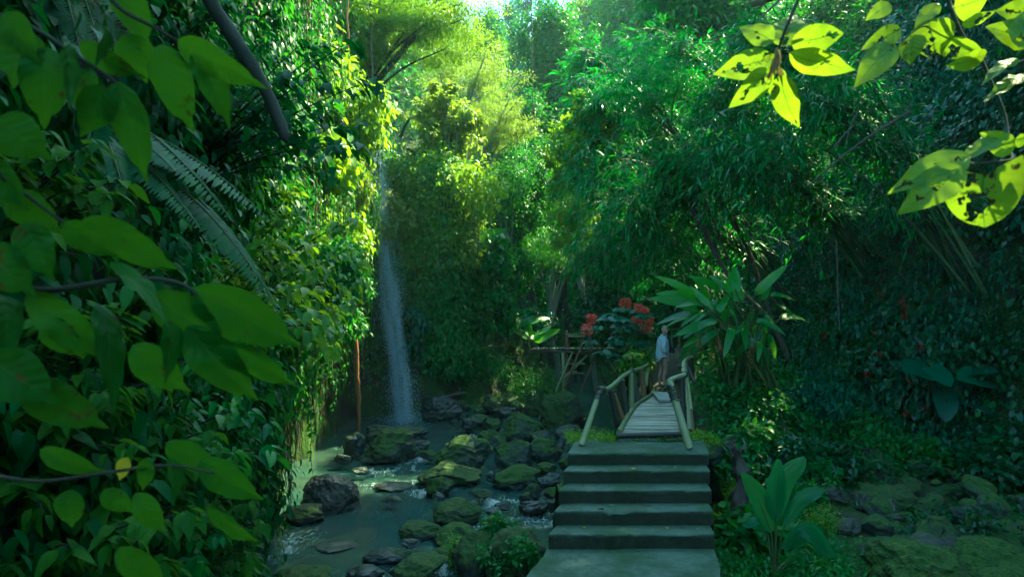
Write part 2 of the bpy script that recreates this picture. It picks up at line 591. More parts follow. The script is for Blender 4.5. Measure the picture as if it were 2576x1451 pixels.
def bamboo_mat(name, cols, ring=False, rough=.5):
    m, nt, out = new_mat(name)
    a = N(nt, 'ShaderNodeAttribute', attribute_name='rnd')
    ps = pos_n(nt)
    n1 = noise_n(nt, 5, 5, .65, ps)
    n2 = noise_n(nt, 40, 4, .6, ps)
    k = math_n(nt, 'ADD', math_n(nt, 'MULTIPLY', a.outputs['Fac'], .6), math_n(nt, 'MULTIPLY', n1, .45))
    c = ramp(nt, k, [(.15, cols[0]), (.5, cols[1]), (.85, cols[2])])
    c = mixc(nt, math_n(nt, 'MULTIPLY', math_n(nt, 'SUBTRACT', n2, .58), 3, True), c, tuple(.3 * x for x in cols[0]))
    principled(nt, out, c, rough, .4, n2, .3, .005)
    return m


M['bamboo'] = bamboo_mat('bamboo_pole', [(.10, .13, .05), (.20, .23, .10), (.30, .31, .17)])
M['bamboo_brown'] = bamboo_mat('bamboo_brown', [(.05, .035, .015), (.11, .07, .03), (.17, .11, .05)])
M['bamboo_dark'] = bamboo_mat('bamboo_dark', [(.018, .02, .016), (.035, .036, .03), (.07, .07, .055)])
M['slat'] = bamboo_mat('bamboo_slat', [(.12, .115, .075), (.29, .275, .19), (.48, .45, .33)], rough=.65)
M['plank'] = bamboo_mat('plank', [(.2, .2, .17), (.27, .27, .23), (.34, .34, .3)], rough=.8)
M['culm'] = bamboo_mat('live_culm', [(.025, .05, .02), (.045, .08, .03), (.08, .12, .05)])
M['bark'] = bamboo_mat('bark', [(.03, .027, .02), (.06, .05, .038), (.11, .10, .08)], rough=.9)
M['bark_dark'] = bamboo_mat('bark_dark', [(.009, .011, .007), (.016, .019, .011), (.03, .034, .02)], rough=.9)
M['bark_pale'] = bamboo_mat('bark_pale', [(.10, .11, .09), (.16, .17, .14), (.24, .25, .21)], rough=.85)
M['vine'] = bamboo_mat('vine', [(.04, .03, .02), (.07, .05, .03), (.10, .08, .05)], rough=.9)
M['root'] = bamboo_mat('root', [(.13, .05, .02), (.22, .09, .035), (.3, .14, .06)], rough=.85)
M['stem'] = bamboo_mat('stem', [(.03, .05, .015), (.05, .08, .02), (.08, .11, .03)], rough=.6)


def plain(name, col, rough=.6, spec=.4, scale=30, amt=.25):
    m, nt, out = new_mat(name)
    n = noise_n(nt, scale, 4, .6, obj_n(nt))
    c = ramp(nt, n, [(.3, tuple((1 - amt) * x for x in col)), (.7, tuple(min(1, (1 + amt) * x) for x in col))])
    principled(nt, out, c, rough, spec, n, .15, .003)
    return m


M['lash'] = plain('lashing', (.02, .024, .028), .38, .5)
M['skin'] = plain('skin', (.42, .25, .18), .5, .4, 40, .08)
M['hair'] = plain('hair', (.28, .22, .15), .55, .4, 80, .3)
M['hair_dark'] = plain('hair_dark', (.05, .035, .025), .55, .4, 80, .3)
M['bag'] = plain('bag', (.012, .014, .02), .6, .4)
M['eye'] = plain('eye', (.02, .015, .012), .3, .5)
M['lip'] = plain('lip', (.36, .12, .10), .5, .4)
M['tooth'] = plain('tooth', (.7, .68, .62), .4, .4)
M['short'] = plain('shorts', (.05, .05, .055), .8, .2)


def shirt_mat():
    m, nt, out = new_mat('striped_shirt')
    uvn = N(nt, 'ShaderNodeUVMap', uv_map='UVMap').outputs[0]
    sep = N(nt, 'ShaderNodeSeparateXYZ')
    nt.links.new(uvn, sep.inputs[0])
    w = math_n(nt, 'SINE', math_n(nt, 'MULTIPLY', sep.outputs[0], 170.0))
    c = mixc(nt, math_n(nt, 'GREATER_THAN', w, .25), (.52, .57, .58), (.26, .36, .44))
    principled(nt, out, c, .8, .2, noise_n(nt, 12, 3, .6, obj_n(nt)), .5, .02)
    return m


M['shirt'] = shirt_mat()


def water_mat():
    m, nt, out = new_mat('river_water')
    ps = pos_n(nt)
    mp = N(nt, 'ShaderNodeMapping')
    mp.inputs['Scale'].default_value = (1, .32, 1)
    mp.inputs['Rotation'].default_value = (0, 0, -.35)
    nt.links.new(ps, mp.inputs[0])
    a = noise_n(nt, 3.5, 4, .6, mp.outputs[0], dist=.6)
    b = noise_n(nt, 13, 4, .65, mp.outputs[0], dist=.4)
    fo = N(nt, 'ShaderNodeAttribute', attribute_name='foam')
    fn = noise_n(nt, 9, 7, .72, mp.outputs[0], dist=1.2)
    k = math_n(nt, 'MULTIPLY', math_n(nt, 'SUBTRACT', math_n(nt, 'ADD', fn, math_n(nt, 'MULTIPLY', fo.outputs['Fac'], .36)), .80), 5, True)
    base = ramp(nt, noise_n(nt, .7, 3, .5, ps), [(.35, (.022, .06, .058)), (.65, (.04, .065, .05))])
    col = mixc(nt, math_n(nt, 'MULTIPLY', k, .8), base, (.5, .6, .62))
    h = math_n(nt, 'ADD', math_n(nt, 'MULTIPLY', a, 1.0), math_n(nt, 'MULTIPLY', b, math_n(nt, 'ADD', math_n(nt, 'MULTIPLY', fo.outputs['Fac'], .9), .25)))
    r = math_n(nt, 'ADD', math_n(nt, 'MULTIPLY', k, .5), .07)
    principled(nt, out, col, r, .5, h, .38, .06)
    return m


M['water'] = water_mat()


def drop_mat():
    m, nt, out = new_mat('falling_water')
    p = principled(nt, None, (.72, .86, .95), .3, .5)
    t = N(nt, 'ShaderNodeBsdfTranslucent')
    t.inputs[0].default_value = (.75, .85, .9, 1)
    mx = N(nt, 'ShaderNodeMixShader')
    mx.inputs[0].default_value = .5
    nt.links.new(p.outputs[0], mx.inputs[1]); nt.links.new(t.outputs[0], mx.inputs[2])
    nt.links.new(mx.outputs[0], out.inputs['Surface'])
    return m


M['drop'] = drop_mat()


def vol_mat(name, col, dens, aniso=.3):
    m, nt, out = new_mat(name)
    v = N(nt, 'ShaderNodeVolumePrincipled')
    v.inputs['Color'].default_value = (*col, 1)
    v.inputs['Density'].default_value = dens
    v.inputs['Anisotropy'].default_value = aniso
    nt.links.new(v.outputs[0], out.inputs['Volume'])
    return m


# ------------------------------------------------------------------ camera, sun, sky
cam_d = bpy.data.cameras.new('camera')
cam = bpy.data.objects.new('camera', cam_d)
COL.objects.link(cam)
cam.location = (0, 0, CAMZ)
cam.rotation_euler = (math.radians(90), 0, 0)
cam_d.sensor_width = 36
cam_d.lens = 36 * F / 2576
cam_d.shift_y = (HY - 725.5) / 2576
cam_d.clip_start, cam_d.clip_end = 0.05, 600
cam_d.dof.use_dof = True
cam_d.dof.focus_distance = 12.0
cam_d.dof.aperture_fstop = 4.0
SC.camera = cam

SUN_AZ, SUN_EL = math.radians(48), math.radians(51)
TO_SUN = np.array([math.cos(SUN_EL) * math.sin(SUN_AZ), math.cos(SUN_EL) * math.cos(SUN_AZ), math.sin(SUN_EL)])
sd = bpy.data.lights.new('sun', 'SUN')
sd.energy = 4.1
sd.angle = math.radians(.53)
sd.color = (1.0, .80, .44)
sun = bpy.data.objects.new('sun', sd)
sun.rotation_euler = Vector(TO_SUN).to_track_quat('Z', 'Y').to_euler()
sun.location = (20, 20, 40)
COL.objects.link(sun)

w = bpy.data.worlds.new('World')
SC.world = w
w.use_nodes = True
nt = w.node_tree
nt.nodes.clear()
sky = nt.nodes.new('ShaderNodeTexSky')
sky.sky_type = 'NISHITA'
sky.sun_disc = False
sky.sun_elevation, sky.sun_rotation = SUN_EL, SUN_AZ
sky.air_density, sky.dust_density, sky.ozone_density = 1.0, 1.0, 2.0
bg = nt.nodes.new('ShaderNodeBackground')
bg.inputs['Strength'].default_value = .15
wo = nt.nodes.new('ShaderNodeOutputWorld')
nt.links.new(sky.outputs[0], bg.inputs[0])
nt.links.new(bg.outputs[0], wo.inputs[0])

vs = SC.view_settings
vs.view_transform, vs.look, vs.exposure, vs.gamma = 'Standard', 'None', 2.82, 1.0
vs.use_white_balance = True
vs.white_balance_temperature, vs.white_balance_tint = WBT
cy = SC.cycles
cy.max_bounces, cy.diffuse_bounces, cy.glossy_bounces, cy.transmission_bounces = 7, 4, 2, 5
cy.transparent_max_bounces, cy.volume_bounces = 12, 1
cy.caustics_reflective = cy.caustics_refractive = False
cy.sample_clamp_indirect = 6.0
cy.use_denoising = True
cy.use_adaptive_sampling = True
cy.adaptive_threshold = .015
# ------------------------------------------------------------------ terrain
def I(Y, tab):
    t = np.asarray(tab, float)
    return np.interp(Y, t[:, 0], t[:, 1])


CLIFF = np.array([(-1.9, -3), (-1.8, 0.5), (-2.35, 3), (-2.9, 6.0), (-3.45, 9), (-4.15, 12.5), (-4.6, 15.5), (-4.8, 18), (-4.9, 19.8), (-4.6, 21.2),
                  (-3.7, 21.9), (-2.8, 21.3), (-2.1, 21.2), (-1.85, 22.6), (-2.2, 25.5), (-2.5, 30), (-2.0, 36)])
ZW = [(-10, -.8), (20, -.8), (21.5, -.62), (24, -.42), (30, -.3), (60, .2)]
XR = [(-10, -1.0), (7, -.8), (8.8, -.35), (10.7, .6), (13, 1.1), (16, 2.0), (19, 2.7), (22, 3.0), (28, 3.2), (34, 2.4), (40, 1.6)]
XL = [(-10, -9), (19.8, -9), (20.6, -1.6), (22, -.6), (23, .4), (25, 1.2), (28, 1.9), (34, 2.0), (40, 1.4)]
WR = [(-12, 6.6), (0, 7), (6, 8.2), (9, 8.8), (12, 8.0), (14, 6.4), (18, 6.0), (22, 7.0), (25, 7.2), (28, 4.6), (34, 3.2), (42, 2.0), (60, 1.5), (90, 1)]
WL = [(20, -4.2), (22, -2.1), (26, -2.5), (30, -2.8), (38, -2.4), (50, -1.6), (90, -1)]


def cliff_x(Y):
    c = CLIFF
    return np.where(Y < 20, np.interp(Y, c[:9, 1], c[:9, 0]), I(Y, WL))


def zw(Y):
    return I(Y, ZW)


def H(X, Y):
    X, Y = np.broadcast_arrays(np.asarray(X, float), np.asarray(Y, float))
    p = np.stack([X, Y, X * 0], -1)
    zb = zw(Y) - .28 + .12 * fbm(p, 1.3, 3, 3)
    plat = I(Y, [(-10, .2), (2, -.1), (6, -.62), (10, -.55), (13, .05), (16, .42), (18, .5), (24, 1.05), (30, 1.5), (42, 4), (50, 11), (60, 19), (75, 24), (90, 26)])
    near = np.exp(-((X - .3) / 2.2) ** 2) * sstep(4.5, 1.0, Y) * .9
    plat = plat + near + 1.15 * np.exp(-((X - 4.2) / 1.3) ** 2 - ((Y - 13.0) / 2.3) ** 2)
    plat = plat + .18 * fbm(p, .7, 4, 5) * (1 - .75 * np.exp(-((X - 4.2) / 1.6) ** 2) * sstep(15, 17, Y))
    # a dry stony channel right of the stairs, below the bridge
    plat = plat - .45 * np.exp(-((X - 2.7) / 1.2) ** 2 - ((Y - 10.8) / 1.2) ** 2)
    r = sstep(-.15, 1.5, X - I(Y, XR))
    l = sstep(-.15, 1.6, I(Y, XL) - X)
    z = zb + (plat - zb) * np.maximum(r, l * sstep(19.8, 21.2, Y))
    d = X - I(Y, WR) - .5 * fbm(p, .35, 3, 8)
    hill = np.where(d < 6.5, 1.95 * d, 12.7 + .5 * (d - 6.5)) + .5 * fbm(p, .5, 3, 9) * sstep(0, 1, d)
    z = z + np.where(d > 0, hill, 0)
    dl = cliff_x(Y) - .9 - X
    left = np.where(Y < 21, sstep(0, .7, dl) * 8.6 + np.maximum(dl - .7, 0) * .7,
                    np.where(dl < 4.5, 2.1 * dl, 9.5 + .6 * (dl - 4.5)))
    z = z + np.where(dl > 0, left, 0)
    return np.where(z > 24, 24 + 6 * np.tanh((z - 24) / 12), z)


xs = np.concatenate([np.linspace(-95, -12, 34), np.linspace(-11.5, -5, 20), np.linspace(-4.8, 9, 116), np.linspace(9.3, 16, 26), np.linspace(18, 95, 34)])
ys = np.concatenate([np.linspace(-60, -4, 20), np.linspace(-3, 4, 20), np.linspace(4.2, 27, 170), np.linspace(27.6, 45, 40), np.linspace(46.5, 120, 40)])
GX, GY = np.meshgrid(xs, ys, indexing='ij')
G = np.stack([GX, GY, H(GX, GY)], -1)
o = MB().grid(G, flip=False).build('ground', M['earth'], origin=(0, 0, 0))
if o.data.polygons[100].normal.z < 0:
    o.data.flip_normals()
tag(o, 'dark mossy earth of the gorge floor and slopes', 'ground', kind='structure')

# dirt path beyond the bridge
pc = catmull([(3.25, 15.6), (3.75, 17.2), (4.35, 19.5), (5.1, 22), (5.9, 24.5), (7.2, 26.5)], 12)
wd = np.interp(np.arange(len(pc)), [0, 12, len(pc) - 1], [.42, .62, .75])
tg = nrm(np.gradient(pc, axis=0))
sx = np.stack([tg[:, 1], -tg[:, 0]], -1)
G = []
for t in np.linspace(-1, 1, 13):
    q = pc + sx * (wd * t)[:, None]
    G.append(np.stack([q[:, 0], q[:, 1], H(q[:, 0], q[:, 1]) + .05 * (1 - t ** 4) - .02], -1))
o = MB().grid(np.array(G)).build('path', M['path'])
if o.data.polygons[5].normal.z < 0:
    o.data.flip_normals()
tag(o, 'brown dirt path curving away from the end of the bamboo bridge', 'path', kind='structure')

# river
wx, wy = np.linspace(-5.6, 5.5, 120), np.linspace(2, 38, 300)
GX, GY = np.meshgrid(wx, wy, indexing='ij')
RAP = [(-.3, 11.3, 1.0, .8), (.35, 10.4, .7, .6), (-1.1, 8.3, 1.0, .45), (-.5, 9.1, .7, .5), (-2.6, 13.6, .8, .6), (-2.0, 14.6, .5, 1.6), (-3.15, 19.75, .9, .6),
       (-3.9, 16.2, .5, .7), (-1.2, 17.5, .6, .8), (-2.3, 12.5, 1.2, .6), (.6, 18.5, .8, .7), (-3.0, 9.4, .45, 1.0), (-1.6, 12.0, .8, .5), (-2.6, 16.6, .8, .8), (-.7, 10.1, .9, .5)]
foam = np.zeros_like(GX)
for x, y, sx_, sy_ in RAP:
    foam = np.maximum(foam, np.exp(-((GX - x) / sx_) ** 2 - ((GY - y) / sy_) ** 2))
pz = np.stack([GX, GY, 0 * GX], -1)
Zs = zw(GY) + .012 * fbm(pz, 2.5, 2, 41) + foam * .05 * fbm(pz, 5, 2, 42)
o = MB().grid(np.stack([GX, GY, Zs], -1)).build('river', M['water'], origin=(0, 0, 0))
if o.data.polygons[5].normal.z < 0:
    o.data.flip_normals()
at = o.data.attributes.new('foam', 'FLOAT', 'POINT')
at.data.foreach_set('value', foam.astype(np.float32).ravel())
tag(o, 'murky green stream running between boulders past the waterfall', 'river', kind='structure')

# ------------------------------------------------------------------ cliff on the left bank
CP = catmull(CLIFF, 26)
ctg = nrm(np.gradient(CP, axis=0))
CN = np.stack([ctg[:, 1], -ctg[:, 0]], -1)          # faces the stream
HS = np.concatenate([np.linspace(-1.4, 2, 46), np.linspace(2.1, 9.6, 60)])


def cliff_point(s, h, n=0.0):
    """s: index along the cliff, h: height, n: metres out from the rock"""
    s = np.clip(s, 0, len(CP) - 1.001)
    i = s.astype(int)
    f = (s - i)[:, None]
    b = CP[i] * (1 - f) + CP[i + 1] * f
    nn = nrm(CN[i] * (1 - f) + CN[i + 1] * f)
    q = np.stack([b[:, 0], b[:, 1], h], -1)
    lean = .10 * np.maximum(h - 1, 0) * np.interp(b[:, 1], [0, 6, 12, 15.5, 17.5, 19.5], [-.2, -.1, .2, .5, .85, .75]) - .35 * np.exp(-((h + .2) / .7) ** 2) * np.interp(b[:, 1], [7, 12], [-.1, .15])
    # left of the fall the face leans back, so that the fall drops clear of it
    lean = np.where(b[:, 1] > 19.6, lean * .2, lean)
    q2 = q * np.array([1, 1, .45])
    off = .30 * fbm(q2, .7, 4, 21) + .16 * np.abs(fbm(q * np.array([1, 1, .25]), 2.2, 3, 22)) + lean
    off = off - np.maximum(h - 8.2, 0) * 1.2
    p = q.copy()
    p[:, :2] += nn * (off + n)[:, None]
    p[:, 2] = np.where(h > 0, h * (1 - .2 * sstep(20.2, 21.0, b[:, 1])), h)
    return p, nn


ss = np.arange(0, len(CP), .5)
SS, HH = np.meshgrid(ss, HS, indexing='ij')
pp, _ = cliff_point(SS.ravel(), HH.ravel())
o = MB().grid(pp.reshape(len(ss), len(HS), 3)).build('cliff', M['cliff'], origin=(0, 0, 0))
tag(o, 'dark wet rock cliff hung with moss and creepers on the left bank', 'cliff', kind='structure')
s_of_Y = lambda y: np.interp(y, CP[:230, 1], np.arange(230)) if np.all(np.asarray(y) < 20.5) else np.interp(y, CP[:, 1], np.arange(len(CP)))

# ------------------------------------------------------------------ boulders


def ico(sub=4):
    import bmesh
    bm = bmesh.new()
    bmesh.ops.create_icosphere(bm, subdivisions=sub, radius=1)
    v = np.array([x.co[:] for x in bm.verts])
    f = np.array([[q.index for q in p.verts] for p in bm.faces])
    bm.free()
    return v, f


ICO5, ICO4, ICO3, ICO2 = ico(6), ico(5), ico(4), ico(3)


def rock_mb(c, r, seed, mesh=None, sharp=.78, rot=0.0):
    v, f = mesh or ICO4
    g = np.random.default_rng(seed)
    p = v.copy()
    for _ in range(11):
        n = nrm(g.normal(size=3) * np.array([1, 1, .8]))
        d = g.uniform(sharp - .2, sharp + .14)
        k = np.maximum(p @ n - d, 0)
        p = p - n * (k * .92)[:, None]
    p = p * (1 + .15 * fbm(p, 1.6, 3, seed)[:, None])
    p = p + v * (.06 * fbm(p, 4.5, 5, seed + 5, .6)[:, None])
    lo, hi = p.min(0), p.max(0)
    p = (p - (lo + hi) / 2) / ((hi - lo) / 2)
    ca, sa = math.cos(rot), math.sin(rot)
    p = p * np.asarray(r, float)
    p = p @ np.array([[ca, sa, 0], [-sa, ca, 0], [0, 0, 1]])
    return MB().add(p + np.asarray(c, float), f, np.full(len(f), 3))


def boulder(u0, u1, vt, vb, mat, label, zb=None, name='boulder', seed=None, depth=.85, group=None, mesh=None):
    Y = 12.0
    for _ in range(6):
        z0 = float(zw(Y)) - .0 if zb is None else zb
        Y = (CAMZ - z0) * F / (vb - HY)
    w = (u1 - u0) / F * Y
    Yc = Y + .42 * w * depth
    w = (u1 - u0) / F * Yc
    x = ((u0 + u1) / 2 - CX) / F * Yc
    top = CAMZ + (HY - vt) / F * (Yc + .12 * w)
    h = max(top - z0, .05)
    bot = z0 - .35 * h
    s = seed if seed is not None else int(u0 * 7 + vb)
    o = rock_mb((x, Yc, (top + bot) / 2), (w / 2, w * depth / 2, (top - bot) / 2), s, mesh or (ICO5 if w > .9 else ICO4), rot=0).build(name, M[mat])
    tag(o, label, 'boulder' if name == 'boulder' else 'stone', group)
    return o


GB = 'boulders in the stream'
BT = [
    (917, 1079, 1062, 1118, 'rock_wet', 'broad wet dark boulder right under the foot of the waterfall'),
    (898, 1053, 1073, 1168, 'rock', 'big sloping dark boulder standing in the stream below the waterfall'),
    (862, 922, 1085, 1157, 'rock_wet', 'black wet rock wedged between cliff foot and sloping boulder'),
    (1094, 1241, 1089, 1192, 'rock', 'broad boulder with flat brown mossy top at mid stream'),
    (1051, 1215, 1157, 1226, 'rock_green', 'low green mossy boulder sloping into water in front of the flat-topped boulder'),
    (1071, 1142, 1195, 1253, 'rock', 'small pointed grey rock leaning on the low green boulder'),
    (1244, 1340, 1100, 1180, 'rock', 'rounded grey-green boulder next to the flat-topped brown one'),
    (1325, 1416, 1097, 1163, 'rock', 'wedge-shaped grey boulder nearest the left handrail foot'),
    (1260, 1372, 1038, 1111, 'rock', 'dark angular boulder in front of the largest mossy boulder'),
    (1357, 1476, 979, 1080, 'rock_green', 'largest mossy boulder, its brown-green top sloping right, beside the bridge'),
    (1318, 1370, 990, 1043, 'rock_green', 'pale green mossy rock touching the left side of the largest boulder'),
    (1213, 1269, 990, 1035, 'rock_green', 'mossy triangular rock on the far gravel bank'),
    (1246, 1303, 988, 1022, 'rock_green', 'low mossy rock behind the triangular one on the far bank'),
    (1390, 1473, 1066, 1117, 'rock_wet', 'low black boulder under the largest mossy boulder'),
    (1239, 1363, 1165, 1233, 'rock', 'overhanging dark boulder with light grey flat top near the stairs'),
    (755, 906, 1184, 1294, 'rock_bare', 'big reddish-brown boulder standing alone in the stream by the cliff'),
    (706, 817, 1265, 1322, 'rock_bare', 'grey pointed rock leaning in front of the reddish-brown boulder'),
    (938, 1042, 1208, 1239, 'rock_wet', 'flat wet rock just awash at mid stream'),
    (1087, 1212, 1249, 1322, 'rock_green', 'domed mossy boulder above the small rapids'),
    (1004, 1121, 1306, 1362, 'rock_green', 'flat mossy boulder left of the domed one'),
    (1089, 1222, 1311, 1379, 'rock', 'dark round-backed boulder in front of the domed mossy one'),
    (1234, 1300, 1020, 1052, 'rock_wet', 'small wet rock below the far bank, left of the angular boulder'),
    (1053, 1166, 987, 1062, 'rock_wet', 'tall dark rock at the cliff foot right of the waterfall'),
    (1200, 1262, 1076, 1128, 'rock_green', 'mossy rock tucked behind the flat-topped brown boulder'),
    (1224, 1276, 1090, 1140, 'rock', 'small round rock between flat-topped and rounded boulders'),
]
for t in BT:
    boulder(*t[:5], t[5], group=GB)
BT2 = [
    (1134, 1243, 1330, 1436, 'rock_green', 'tall mossy boulder with ferns growing on it near the landing', -.72),
    (1220, 1384, 1318, 1462, 'rock_green', 'large bright mossy boulder beside the lowest stair', -.72),
    (978, 1128, 1386, 1468, 'rock_green', 'mossy boulder with wet grey flank at the lower rapids', -.8),
    (911, 1018, 1374, 1420, 'rock_wet', 'flat slate-grey wet rock beside the lower rapids', -.8),
    (789, 903, 1363, 1389, 'rock_wet', 'thin flat rock breaking the surface near the cliff', -.8),
    (690, 834, 1412, 1475, 'rock_green', 'mossy green hump in the water at the nearest edge', -.8),
    (868, 968, 1418, 1466, 'rock_wet', 'pale wet rock in white water at the nearest edge', -.8),
    (1258, 1322, 1308, 1348, 'rock_green', 'small mossy rock between domed boulder and lowest stair', -.72),
    (1304, 1382, 1255, 1292, 'rock_wet', 'flat black rock washed by the small rapids next to stairs', -.75),
    (1362, 1410, 1186, 1222, 'rock_wet', 'dark slab of rock behind the small stones next to stairs', -.7),
    (1084, 1150, 1372, 1400, 'rock_green', 'low mossy rock tucked under the dark round-backed boulder', -.78),
]
for t in BT2:
    boulder(*t[:5], t[5], zb=t[6], group=GB)
BT3 = [
    (1318, 1362, 1212, 1252, 'rock_green', 'small mossy stone beside the middle of the stairs'),
    (1352, 1402, 1196, 1226, 'rock_wet', 'pointed wet stone beside the middle stair'),
    (1366, 1410, 1222, 1252, 'rock', 'grey stone touching the third stair'),
    (1304, 1342, 1234, 1262, 'rock', 'small grey stone at the top of the small rapids'),
    (1374, 1402, 1252, 1284, 'rock_wet', 'black stone against the second stair'),
    (1242, 1290, 1258, 1282, 'rock_wet', 'flat black stone awash in the small rapids'),
]
BT3 += [
    (1160, 1204, 1050, 1080, 'rock_wet', 'small wet rock in the channel right of the waterfall'),
    (1176, 1236, 1040, 1068, 'rock', 'low grey rock in the shallows before the far bank'),
    (1216, 1262, 1052, 1082, 'rock_green', 'small mossy rock left of the angular dark boulder'),
    (1280, 1330, 1010, 1040, 'rock', 'grey rock on the far bank beside the pale green one'),
    (1330, 1388, 1080, 1112, 'rock_wet', 'dark wet rock behind the wedge-shaped boulder'),
    (1150, 1186, 1012, 1036, 'rock_wet', 'small black rock below the pale log'),
    (1030, 1082, 1104, 1134, 'rock_wet', 'wet rock in the riffle right of the sloping boulder'),
    (1052, 1098, 1130, 1156, 'rock', 'small rock beside the flat-topped brown boulder in the riffle'),
    (1222, 1254, 1182, 1210, 'rock_wet', 'small wet rock under the rounded grey-green boulder'),
    (1180, 1240, 1228, 1250, 'rock_wet', 'thin flat rock awash right of the low green boulder'),
    (1206, 1252, 1296, 1324, 'rock_green', 'small mossy rock right of the domed boulder'),
    (1216, 1262, 1274, 1298, 'rock_wet', 'wet black rock in the middle of the small rapids'),
    (1010, 1058, 1352, 1376, 'rock_wet', 'small wet rock under the flat mossy boulder'),
    (1086, 1120, 1236, 1256, 'rock_wet', 'pebble-like wet rock at the foot of the pointed grey rock'),
    (960, 1010, 1246, 1264, 'rock_wet', 'rock just breaking the surface at mid stream'),
    (884, 930, 1172, 1192, 'rock_wet', 'flat wet rock below the big sloping boulder'),
    (842, 884, 1140, 1166, 'rock_wet', 'black rock at the cliff foot beside white water'),
    (1300, 1346, 1180, 1206, 'rock', 'grey rock between the overhanging and wedge-shaped boulders'),
    (1344, 1400, 1160, 1192, 'rock_green', 'mossy rock right of the overhanging boulder'),
    (1404, 1440, 1150, 1180, 'rock', 'grey rock at the left end of the top stair'),
]
for t in BT3:
    boulder(*t[:5], t[5], zb=-.68, name='stone', group='stones beside the stairs')

# loose stones: far gravel bank, and the dry bed right of the stairs
g = np.random.default_rng(5)
proto = [rock_mb((0, 0, 0), (1, .9, .7), 900 + k, ICO3).mesh('stone_mesh', M[m]) for k, m in enumerate(['rock_bare', 'rock', 'rock_wet', 'rock_bare', 'rock_green', 'rock'])]


def stones(n, fx, label, group, r0, r1):
    for k in range(n):
        x, y = fx()
        r = g.uniform(r0, r1) * g.choice([.6, 1, 1.3])
        o = bpy.data.objects.new('stone', proto[g.integers(len(proto))])
        COL.objects.link(o)
        z = max(float(H(x, y)), float(zw(y)) - .06 if x < float(I(y, XR)) else -9)
        o.location = (x, y, z + r * .35)
        o.rotation_euler = (g.uniform(-.3, .3), g.uniform(-.3, .3), g.uniform(0, 6.28))
        o.scale = (r, r * g.uniform(.7, 1.1), r * g.uniform(.75, 1.25))
        tag(o, label, 'stone', group)


def far_gravel():
    y = g.uniform(19.0, 22.5)
    return g.uniform(-1.9, 1.6), y


def dry_bed():
    y = g.uniform(8.0, 11.5)
    return g.uniform(4.0, 7.6), y


def stream_edge():
    y = g.uniform(9.5, 18)
    return float(I(y, XR)) + g.normal() * .35 - .1, y


stones(70, far_gravel, 'small dark stone on the gravel bank near the waterfall', 'stones on the far gravel bank', .06, .16)
stones(75, dry_bed, 'dark brown stone in the dry bed right of the stairs', 'stones in the dry bed', .09, .26)
stones(55, stream_edge, 'small stone along the water edge under the bridge side', 'stones along the water edge', .06, .16)

# big mossy boulders lower right
RB = [(2186, 2424, 1346, 1500, 'moss', 'broad mossy boulder lying at the dry bed, smooth rounded top', -.62),
      (2408, 2620, 1350, 1500, 'moss', 'mossy boulder with a steep grey flank at the right edge', -.62),
      (2112, 2306, 1208, 1290, 'rock_green', 'mossy mound of rock below the fern clump on the right slope', -.55),
      (2452, 2600, 1296, 1362, 'rock_green', 'dark rock half hidden behind the right mossy boulders', -.55),
      (2196, 2262, 1262, 1312, 'rock_bare', 'bare dark rock in the dry bed below the mossy mound', -.55),
      (2236, 2330, 1286, 1330, 'rock', 'squat dark rock next to the bare rock in the dry bed', -.6)]
for t in RB:
    boulder(*t[:5], t[5], zb=t[6], group='rocks right of the stairs')

# ------------------------------------------------------------------ stairs and landing
ST = [(6.74, 0.0, .0, 1380, 1797), (7.04, .145, 0, 1394, 1794), (7.34, .285, 0, 1406, 1790), (7.64, .425, 0, 1418, 1786), (7.94, .565, 0, 1428, 1783)]
stairs = thing('stairs', 'mossy concrete stairs of five steps leading up to the bamboo bridge', 'stairs', (1.2, 6.74, 0))


def worn_block(x0a, x1a, x0b, x1b, y0, y1, z0, z1, seed):
    """a cast block with chipped, rounded edges; a = front, b = back"""
    nx, ny, nz = 110, 10, 8
    mb = MB()
    b = .012

    def pt(s, t, zz):
        xa = x0a + (x1a - x0a) * s
        xb = x0b + (x1b - x0b) * s
        return np.stack([xa + (xb - xa) * t, y0 + (y1 - y0) * t + 0 * s, zz + 0 * s], -1)
    s = np.linspace(0, 1, nx)[:, None]
    rows = []
    prof = [(0, z0), (0, z0 + (z1 - z0) * .35), (0, z0 + (z1 - z0) * .7), (0, z1 - 3 * b), (0, z1 - 1.6 * b), (.012, z1 - .5 * b), (.045, z1), (.12, z1), (.3, z1), (.5, z1), (.7, z1), (1.0, z1)]
    for t, z in prof:
        p = pt(s[:, 0], np.full(nx, t), np.full(nx, z))
        edge = 1.0 if abs(z - z1) < .03 and t < .1 else .35
        p[:, 1] += .011 * edge * fbm(p, 8, 4, seed)
        p[:, 2] += (.007 * edge * fbm(p, 6, 3, seed + 3) - .035 * edge * np.maximum(0, fbm(p, 3.5, 3, seed + 9) - .45)) * (z > z0 + .01)
        rows.append(p)
    G = np.array(rows)
    mb.grid(G, flip=False)
    for k in (0, -1):
        side = G[:, k]
        low = side.copy()
        low[:, 2] = z0 - .9
        S = np.stack([low, side], 0)
        S[1] += 0
        mb.grid(S, flip=(k == 0))
    return mb


